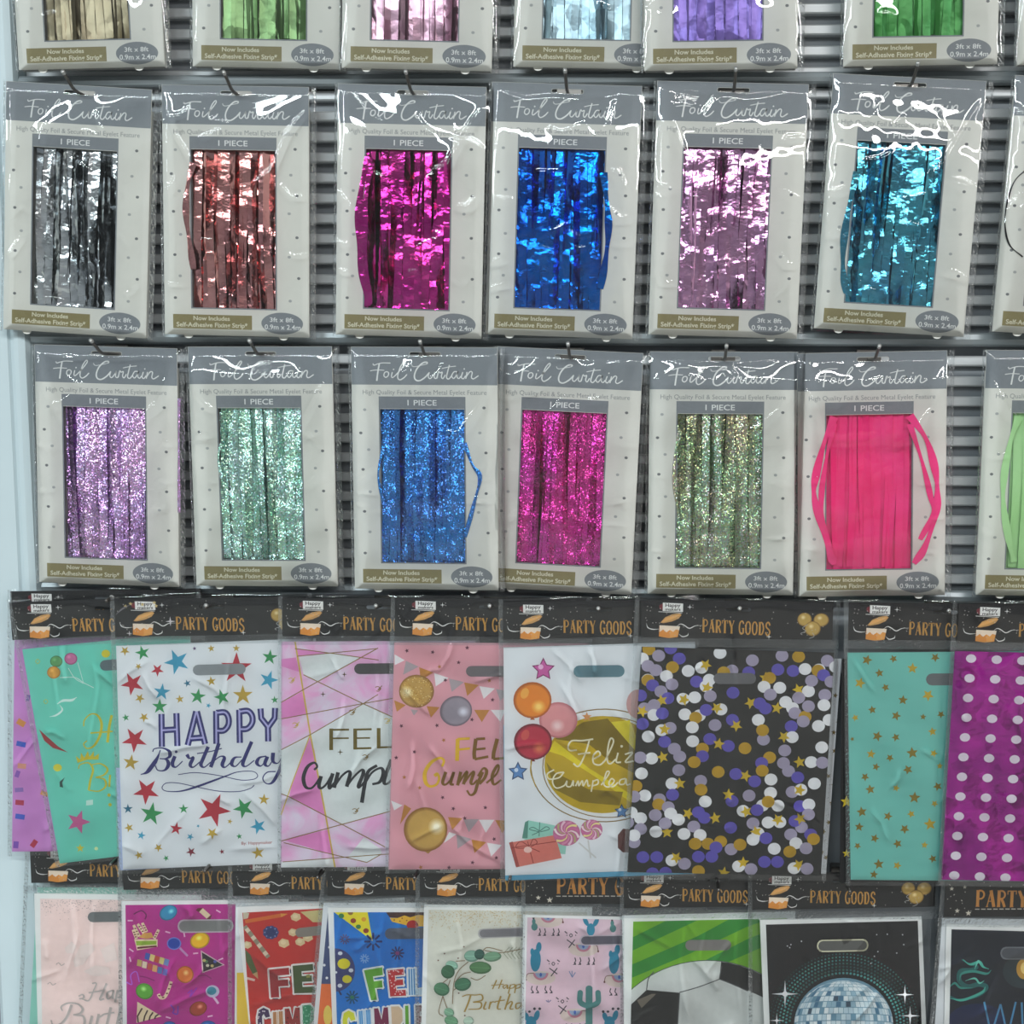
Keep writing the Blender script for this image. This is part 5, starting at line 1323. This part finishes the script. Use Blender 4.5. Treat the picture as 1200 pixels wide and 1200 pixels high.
block(a, 'M', T([(552, 1065), (685, 1052), (695, 1310), (562, 1318)]), (160, 50, 46), dots=(80, 40, 40)); block(a, 'P', T([(708, 1035), (805, 1025), (815, 1290), (718, 1296)]), (60, 146, 106), dots=(140, 200, 170))
k.slot(377, 1090, 62, 11, -6, ink((140, 136, 128)))
k.finish()

# blue
k = B('bright blue party bag with yellow spotted party hat and collage FEL CUMPL letters', 'hook holding the bright blue FEL CUMPL bag pack', (383, 1008), 0.2,
      [(384, 1064), (580, 1064), (586, 1312), (394, 1312)], 604, (22, 122, 206), [(391, 1069), (573, 1069), (579, 1306), (398, 1306)], drift=(-24, 0), fw=232)
ORG = mat('bag_orange_under', (232, 116, 56), 0.4, 0, 0.03, 40); NVY = mat('bag_navy_under', (62, 76, 120), 0.4, 0, 0.03, 40)
uo, ua = k.under([(379, 1058), (500, 1058), (480, 1312), (358, 1312)], WBAG)
ua.poly([(384.5, 1066), (420, 1066), (410, 1153), (376.5, 1153)], ink((62, 76, 120))); ua.poly([(376.5, 1153), (410, 1153), (396, 1306), (363, 1306)], ink((232, 116, 56)))
for x, y in ((380, 1131), (383, 1146), (386, 1110)): ua.ell(x, y, 1.6, 1.6, ink((230, 232, 236)), n=10)
ua.ell(384, 1190, 5, 12, ink((236, 214, 100)), n=14)
ua.build('bag_print', uo)
a = k.art; z = Z(370, 1040, 7.5); T = lambda L: [z(*p) for p in L]
a.poly(T([(160, 215), (455, 210), (500, 470)]), ink((236, 222, 40)))
for x, y, r, c in ((225, 250, 25, (60, 130, 70)), (305, 222, 24, (150, 110, 40)), (330, 292, 25, (150, 60, 36)), (422, 280, 22, (222, 160, 40)), (375, 345, 23, (60, 130, 70)), (442, 380, 25, (150, 60, 36))): p = z(x, y); a.ell(p[0], p[1], r/7.5, r/8.5, ink(c), n=12)
def burst(x, y, r, c, n=10):
    p = z(x, y)
    for i in range(n): t = i*6.283/n; a.stroke([(p[0]+r*0.3*math.cos(t), p[1]+r*0.3*math.sin(t)), (p[0]+r*math.cos(t), p[1]+r*math.sin(t))], r*0.22, ink(c), smooth=False)
burst(505, 475, 10.5, (30, 40, 100), 8); burst(255, 455, 6, (90, 70, 110)); burst(718, 577, 8, (40, 30, 90)); burst(430, 625, 5.5, (140, 180, 220)); burst(320, 965, 8, (20, 80, 110))
p = z(718, 577); a.ell(p[0], p[1], 2.4, 2.2, ink((130, 50, 110))); p = z(320, 965); a.ell(p[0], p[1], 2.4, 2.2, ink((40, 130, 90)))
p = z(170, 725); a.ell(p[0], p[1], 23.4, 25.4, ink((62, 66, 120)), n=32)
a.stroke(T([(205, 910), (225, 945)]), 2, ink((40, 44, 90)), smooth=False)
for x, y, r, c in ((247, 670, 56, (226, 214, 40)), (275, 805, 42, (226, 214, 40)), (215, 578, 20, (228, 232, 240)), (310, 728, 21, (228, 232, 240)), (213, 862, 21, (228, 232, 240)), (178, 745, 12, (228, 232, 240))): p = z(x, y); a.ell(p[0], p[1], r/7.5, r/9, ink(c), n=16)
a.poly(T([(608, 205), (1000, 200), (1000, 260), (720, 268), (650, 262)]), ink((70, 40, 36))); a.poly(T([(650, 265), (720, 268), (780, 245), (830, 262), (900, 240), (1000, 250), (1000, 345), (820, 338), (670, 300)]), ink((240, 190, 50)))
for x, y in ((690, 285), (740, 295), (760, 270), (800, 290)): p = z(x, y); a.ell(p[0], p[1], 1, 0.8, ink((150, 90, 30)), n=6)
p = z(850, 330); a.ell(p[0], p[1], 6.8, 5.8, ink((180, 30, 36)))
block(a, 'F', T([(425, 728), (585, 700), (608, 985), (488, 990)]), (104, 172, 46)); block(a, 'E', T([(632, 728), (770, 714), (795, 950), (655, 958)]), (196, 48, 54), dots=(240, 200, 200)); block(a, 'L', T([(812, 715), (960, 705), (970, 940), (818, 946)]), (206, 226, 236), stripes=(60, 130, 190))
block(a, 'C', T([(232, 1085), (345, 1075), (360, 1330), (245, 1340)]), (222, 222, 50)); block(a, 'U', T([(375, 1085), (480, 1070), (495, 1330), (388, 1340)]), (70, 146, 206), stripes=(150, 196, 230)); block(a, 'M', T([(512, 1062), (635, 1050), (650, 1310), (525, 1325)]), (126, 36, 76))
block(a, 'P', T([(662, 1045), (760, 1040), (770, 1300), (675, 1305)]), (216, 190, 160)); block(a, 'L', T([(785, 1038), (855, 1034), (862, 1290), (792, 1295)]), (104, 172, 46)); block(a, 'E', T([(878, 1034), (960, 1030), (970, 1280), (885, 1290)]), (180, 150, 150), dots=(120, 80, 80))
k.slot(482, 1093.5, 62, 13, -1, ink((92, 98, 112)))
k.finish()

# eucalyptus wreath
k = B('cream party bag with a green eucalyptus wreath and gold Happy Birthday script', 'hook holding the wreath bag pack', (492, 1009), 0.4,
      [(497, 1060), (694, 1063), (692, 1312), (491, 1312)], 605, (226, 226, 216), [(502, 1066), (688, 1069), (686, 1306), (497, 1306)])
a = k.art; z = Z(485, 1040, 7.5); T = lambda L: [z(*p) for p in L]; rs = random.Random(12)
for _ in range(420):
    x = rs.uniform(503, 640); y = 1067+abs(rs.gauss(0, 11)); a.ell(x, y, 0.55, 0.5, ink(rs.choice(((206, 176, 110), (190, 160, 96), (222, 200, 150)))), n=5)
STM = ink((140, 116, 84))
for st in ([(780, 555), (650, 525), (600, 560)], [(480, 650), (400, 720), (360, 800), (345, 900), (340, 1020)], [(450, 640), (370, 645)], [(300, 800), (250, 840)], [(320, 810), (300, 870)], [(350, 900), (400, 860)], [(255, 950), (220, 1090), (260, 1130)], [(255, 950), (290, 1050), (330, 1100)],
           [(500, 790), (560, 810), (630, 770)], [(500, 740), (430, 760), (360, 830)], [(620, 550), (760, 570), (940, 540)]): a.stroke(T(st), 0.9, STM)
for x, y, rx, ry, r, c in ((510, 600, 68, 52, 0, (146, 190, 172)), (577, 585, 45, 46, 0, (62, 104, 92)), (690, 605, 80, 44, -0.1, (130, 172, 142)), (585, 702, 97, 55, 0.05, (96, 142, 96)), (335, 682, 56, 40, 0.3, (160, 204, 184)), (300, 738, 60, 60, 0.5, (70, 122, 88)),
                           (430, 848, 74, 58, -0.2, (84, 140, 108)), (245, 890, 70, 58, 0.3, (92, 146, 112)), (310, 1095, 46, 38, 0.4, (146, 190, 162)), (330, 1170, 62, 45, 0.3, (120, 170, 134)), (482, 1172, 46, 40, 0, (190, 212, 196))):
    p = z(x, y); a.ell(p[0], p[1], rx/7.5, ry/7.5, ink([v*0.82 for v in c]), r, 18); a.ell(p[0]-0.6, p[1]-0.7, rx/7.5*0.86, ry/7.5*0.8, ink(c), r, 18)
    a.stroke([(p[0]-rx/8.2*math.cos(r), p[1]-rx/8.2*math.sin(r)), (p[0]+rx/8.2*math.cos(r), p[1]+rx/8.2*math.sin(r))], 0.5, ink([min(255, v*1.2) for v in c]), smooth=False)
for i in range(5):
    x = 790+i*32; a.stroke(T([(x, 575), (x+50, 520)]), 1.6, ink((96, 110, 70)), taper=0.4); a.stroke(T([(x, 575), (x+40, 625)]), 1.6, ink((120, 130, 90)), taper=0.4)
for x, y in ((270, 578), (390, 618), (215, 637), (440, 517), (395, 925), (448, 1122)): p = z(x, y); a.ell(p[0], p[1], 1, 0.9, ink((120, 80, 70)), n=6)
GB = ink((176, 146, 70))
for st in ([(728, 810), (692, 890)], [(775, 808), (745, 886)], [(680, 858), (790, 846)], [(820, 850), (785, 862), (795, 885), (825, 855), (820, 885), (845, 870)], [(850, 850), (830, 930)], [(848, 855), (885, 848), (880, 875), (845, 885)], [(900, 850), (885, 925)], [(900, 855), (935, 848), (930, 875), (895, 885)]): a.brush(T(st), 1.5, GB, 0.6)
for st in ([(425, 955), (470, 940), (540, 942), (595, 940), (600, 985), (520, 1005)], [(500, 945), (475, 1020), (445, 1090)], [(520, 1005), (590, 1010), (580, 1060), (480, 1068)], [(635, 1000), (615, 1060), (640, 1065)], [(675, 1000), (660, 1065)], [(668, 1030), (690, 1002), (720, 1005)], [(765, 950), (735, 1055), (765, 1065)], [(715, 1000), (800, 985)],
           [(845, 930), (800, 1070)], [(815, 1030), (850, 1000), (865, 1010), (845, 1060), (875, 1065)], [(940, 1010), (900, 1020), (900, 1060), (935, 1040), (985, 920), (945, 1060)]): a.brush(T(st), 2.0, GB, 0.6)
k.slot(592, 1092.5, 60, 9, -2, ink((132, 130, 136)), rim=ink((186, 184, 186)))
k.finish()

# llamas and cacti
k = B('pale pink party bag with llamas and teal cacti', 'hook holding the cactus bag pack', (616, 1017), 0.8,
      [(613, 1072), (812, 1076), (812, 1314), (610, 1312)], 606, (232, 206, 218), [(618, 1075), (806, 1080), (806, 1308), (613, 1306)], variant=2)
a = k.art; z = Z(605, 1040, 7.5); T = lambda L: [z(*p) for p in L]
TB, TG, LC = ink((40, 136, 166)), ink((80, 138, 136)), ink((222, 208, 200)); DK = ink((52, 50, 62))
def el(x, y, rx, ry, m, r=0): p = z(x, y); a.ell(p[0], p[1], rx/7.5, ry/7.5, m, r, 16)
def llama(x, y, legs=True, flip=1, mark=True):
    el(x, y+25, 130, 62, LC)
    p = z(x, y-18); a.poly([(p[0]+9*math.cos(t), p[1]+8.5*math.sin(t)) for t in np.linspace(0, math.pi, 12)], ink((196, 130, 150)))
    a.poly([(p[0]+6.4*math.cos(t), p[1]+6*math.sin(t)) for t in np.linspace(0, math.pi, 12)], ink((150, 170, 200))); a.ell(p[0], p[1]+2, 1.5, 2.4, ink((60, 100, 180)), n=8)
    if legs:
        for i, d in enumerate((-75, -30, 45, 90)):
            a.stroke(T([(x+d, y+95), (x+d-flip*8, y+125), (x+d+flip*6, y+145)]), 1.2, DK, smooth=False); p = z(x+d+flip*2, y+152); a.poly([(p[0]-2.4, p[1]+1), (p[0]+1.8, p[1]+1), (p[0]+1.2, p[1]-1.6)], DK)
    fx = x+flip*110
    if mark:
        for dx, dy in ((-55, -135), (35, -135)): a.stroke(T([(fx+dx, y+dy), (fx+dx+22, y+dy+18)]), 1.2, DK, smooth=False)
        for dx, dy in ((-35, -100), (42, -100)): el(fx+dx, y+dy, 5, 5, DK)
        p = z(fx, y-100); a.stroke([(p[0]-1.8, p[1]), (p[0], p[1]-1.8), (p[0]+1.8, p[1]), (p[0], p[1]+2), (p[0]-1.8, p[1])], 0.9, DK)
        a.stroke(T([(fx-35, y-62), (fx+35, y-10)]), 1.2, DK, smooth=False); a.stroke(T([(fx+35, y-62), (fx-20, y+10)]), 1.2, DK, smooth=False)
    a.stroke(T([(x-flip*60, y-18), (x-flip*115, y-10), (x-flip*130, y+30)]), 0.8, ink((120, 80, 70))); el(x-flip*130, y+40, 8, 10, ink((110, 60, 56)))
llama(215, 770); llama(280, 265, flip=-1, mark=False); llama(590, 520, flip=-1); llama(905, 790, mark=False); llama(515, 1100, flip=-1)
for x, y in ((170, 640), (860, 660)): el(x, y, 46, 100, TB, 0.05); el(x+28, y-115, 24, 46, TB, 0.1); el(x-30, y-75, 17, 32, TB)
el(655, 370, 36, 56, TB); el(612, 300, 20, 42, TB, -0.5); el(700, 305, 20, 42, TB, 0.5); el(590, 270, 8, 12, DK); el(720, 272, 8, 12, DK)
for x, y in ((160, 345), (850, 360)): el(x, y, 28, 34, TG); el(x-6, y-45, 16, 26, TG); el(x-8, y-78, 10, 14, DK)
for x, y in ((130, 1190), (820, 1190)): el(x, y, 46, 60, TB); el(x-40, y-55, 22, 40, TB, -0.3); el(x+50, y-65, 24, 48, TB, 0.3); el(x-56, y-100, 12, 12, DK); el(x-14, y-100, 12, 10, DK); el(x+30, y-125, 12, 12, DK); el(x+76, y-125, 12, 12, DK)
a.stroke(T([(640, 880), (640, 1230)]), 8, TG, smooth=False); el(640, 885, 30, 25, TG)
for sx in (-1, 1): a.stroke(T([(640+sx*78, 925), (640+sx*80, 1000), (640+sx*45, 1030), (640, 1040)]), 6.4, TG); el(640+sx*78, 922, 24, 22, TG)
for st in ([(465, 735), (490, 785)], [(490, 732), (490, 790)], [(520, 745), (492, 788)]): a.stroke(T(st), 1, ink((130, 150, 190)), smooth=False)
for st in ([(262, 990), (275, 1005)], [(280, 985), (280, 1008)], [(305, 988), (285, 1008)]): a.stroke(T(st), 0.9, ink((120, 120, 160)), smooth=False)
k.slot(712, 1101.5, 62, 9.5, -1, ink((100, 98, 112)), rim=ink((206, 196, 206)))
k.finish()

# football
k = B('green striped party bag with a big football print', 'hook holding the football bag pack', (731, 1022), 0.0,
      [(729, 1073), (932, 1068), (932, 1314), (733, 1314)], 607, (120, 182, 36), [(742, 1080), (922, 1076), (922, 1306), (736.5, 1306)], fw=212)
a = k.art; z = Z(725, 1040, 7.5); T = lambda L: [z(*p) for p in L]; G2 = ink((52, 146, 54))
for L in ([(100, 450), (420, 290), (690, 290), (100, 565)], [(100, 685), (700, 425), (960, 285), (1400, 120), (1400, 250), (1130, 345), (640, 575), (100, 800)], [(700, 670), (1130, 455), (1500, 300), (1500, 420), (930, 670)]): a.poly(T(L), G2)
cx, cy, R_ = 829, 1259, 134
a.ell(cx, cy, R_, R_, ink((70, 76, 74)), n=80); a.ell(cx, cy, R_-0.9, R_-0.9, ink((214, 218, 216)), n=80)
DKB = ink((34, 34, 34)); SEAMC = ink((86, 88, 90))
old = a.clip
circ = [(cx+(R_-1)*math.cos(t), cy+(R_-1)*math.sin(t)) for t in np.linspace(0, 6.283, 60)[:-1]]
a.poly(clip_poly(T([(905, 600), (1300, 640), (1300, 980), (1135, 905), (885, 805)]), circ), DKB); a.poly(clip_poly(T([(60, 1075), (245, 900), (535, 925), (515, 1250), (300, 1420), (60, 1350)]), circ), DKB)
a.poly(T([(160, 990), (290, 935), (330, 935), (200, 1060)]), ink((120, 112, 100)))
a.poly(clip_poly(T([(560, 920), (890, 820), (1130, 930), (1130, 1400), (540, 1400)]), circ), ink((206, 210, 208)))
for L in ([(310, 740), (262, 800), (245, 900)], [(535, 922), (700, 875), (890, 805)], [(905, 690), (885, 805)], [(885, 805), (1000, 850), (1135, 910)], [(535, 925), (515, 1250)]): a.stroke(T(L), 1.2, SEAMC)
k.slot(830, 1107.5, 54, 12.5, -0.5, ink((138, 132, 132)))
k.finish()

# disco ball
k = B('black party bag with a silver blue disco ball and white sparkles', 'hook holding the disco ball bag pack', (881, 1024), -0.2,
      [(890.5, 1078), (1080, 1074), (1090, 1312), (900, 1314)], 608, (30, 29, 32), [(897.5, 1083.5), (1075.5, 1079), (1084, 1306), (906, 1308)], fw=224)
a = k.art; z = Z(870, 1020, 3.636); p0 = z(430, 655); R_ = 58.0; RY = 55.0
for ring in range(13):
    rr = 63+ring*4.0; n = int(rr*0.74)
    for i in range(n):
        t = -math.pi*(i+0.5*(ring % 2))/n
        f = i/n
        c = (110, 205, 200) if ring < 7 else (120, 60, 80)
        dim = 1-0.055*ring
        c = [v*dim*(0.75+0.25*math.sin(f*6+ring)) for v in c]
        if 7 <= ring and not (0.15 < f < 0.95): continue
        x, y = p0[0]+rr*math.cos(t), p0[1]+rr*0.95*math.sin(t)
        a.ell(x, y, max(0.5, 1.5-0.08*ring), max(0.5, 1.45-0.08*ring), ink([int(v/12)*12 for v in c]), n=6)
a.ell(p0[0], p0[1], R_, RY, ink((120, 160, 180)), n=48)
rs = random.Random(31)
pal = [(226, 236, 240), (196, 216, 226), (160, 192, 208), (120, 162, 184), (84, 130, 160), (70, 90, 110), (210, 226, 232), (236, 242, 244)]
nr = 20
for i in range(nr):
    la0 = math.pi/2-i*math.pi/nr*0.98; la1 = la0-math.pi/nr*0.86
    n = max(5, int(32*math.cos((la0+la1)/2)))
    for j in range(n):
        lo0 = -math.pi/2+j*math.pi/n; lo1 = lo0+math.pi/n*0.9
        tilt = 0.35
        def pr(la, lo):
            x = math.cos(la)*math.sin(lo); y = math.sin(la); zc = math.cos(la)*math.cos(lo)
            return (p0[0]+R_*x, p0[1]-RY*(y*math.cos(tilt)-0*zc)-RY*(zc*0.0)-RY*0.06*math.cos(la)*math.cos(lo))
        right = (j+0.5)/n
        w = [3+2*right, 2+2*right, 2.5, 2, 1.6*(1-right)+0.4, 0.5, 2, 1.5+2*right]
        a.poly([pr(la0, lo0), pr(la0, lo1), pr(la1, lo1), pr(la1, lo0)], ink(rs.choices(pal, w)[0]))
for x, y, r in ((180, 522, 16), (690, 525, 11), (712, 615, 11.5), (145, 635, 8.5)):
    p = z(x, y); a.star(p[0], p[1], r, ink((238, 240, 244)), k=4, inner=0.13); a.ell(p[0], p[1], r*0.2, r*0.2, ink((250, 250, 252)), n=10)
for x, y in ((190, 318), (205, 312), (200, 325), (250, 298), (570, 270), (615, 268), (680, 270), (655, 348), (575, 342), (560, 362), (685, 312), (545, 392)): p = z(x, y); a.ell(p[0], p[1], 0.8, 0.8, ink((220, 222, 226)), n=6)
p = z(268, 377); a.ell(p[0], p[1], 4.5, 3.2, ink((12, 12, 14)))
k.slot(*z(425, 316), 57, 11.5, -1, ink((82, 82, 80)), rim=ink((176, 174, 150)))
k.finish()

# dark spooky bag
k = B('dark navy party bag with teal smoke and blue neon letters in the bottom right corner', 'hook holding the dark navy bag pack', (1108, 1032), 0.6,
      [(1109, 1083), (1310, 1088), (1308, 1314), (1104, 1314)], 609, (26, 32, 46), [(1115, 1089), (1304, 1094), (1302, 1308), (1110, 1308)], variant=2, drift=(-24, 0))
k.under([(1104, 1076), (1250, 1078), (1240, 1312), (1088, 1312)], WBAG); 
a = k.art; z = Z(870, 1020, 3.636); T = lambda L: [z(*p) for p in L]
a.ell(*z(1000, 640), 34, 20, ink((24, 36, 78)), n=24); a.ell(*z(1190, 430), 22, 20, ink((46, 60, 66)), n=24)
a.ell(*z(1200, 420), 9, 12, ink((206, 160, 70)), n=20); a.ell(*z(1203, 416), 5, 7, ink((246, 220, 140)), n=16)
for st, w, c in (([(880, 535), (930, 550), (1000, 535), (1040, 500), (1010, 485), (960, 495), (925, 470), (930, 430), (975, 425), (1000, 410), (960, 395), (935, 380)], 5.5, (34, 110, 108)), ([(885, 545), (940, 552), (1020, 520), (1035, 495)], 3, (80, 190, 170)),
                 ([(925, 470), (935, 440), (985, 430), (1040, 440), (1060, 425)], 3, (60, 160, 146)), ([(940, 380), (970, 400), (1010, 390), (1025, 410), (1050, 420)], 3, (80, 196, 176)), ([(880, 500), (905, 480), (930, 500), (980, 500)], 2.6, (60, 160, 146)),
                 ([(950, 470), (990, 460), (1010, 480), (1030, 470)], 2.2, (120, 220, 200)), ([(990, 420), (1005, 385), (1015, 405)], 2, (120, 220, 200))): a.stroke(T(st), w, ink(c), taper=0.3)
NB = ink((80, 150, 196))
for L in ([(1030, 560), (1060, 700)], [(1060, 700), (1100, 570)], [(1100, 570), (1130, 705)], [(1130, 705), (1165, 560)], [(1190, 562), (1195, 705)]): a.stroke(T(L), 2.2, NB, smooth=False)
k.slot(1205, 1117, 62, 12, 0, ink((84, 88, 96)), rim=ink((120, 124, 130)))
k.finish()
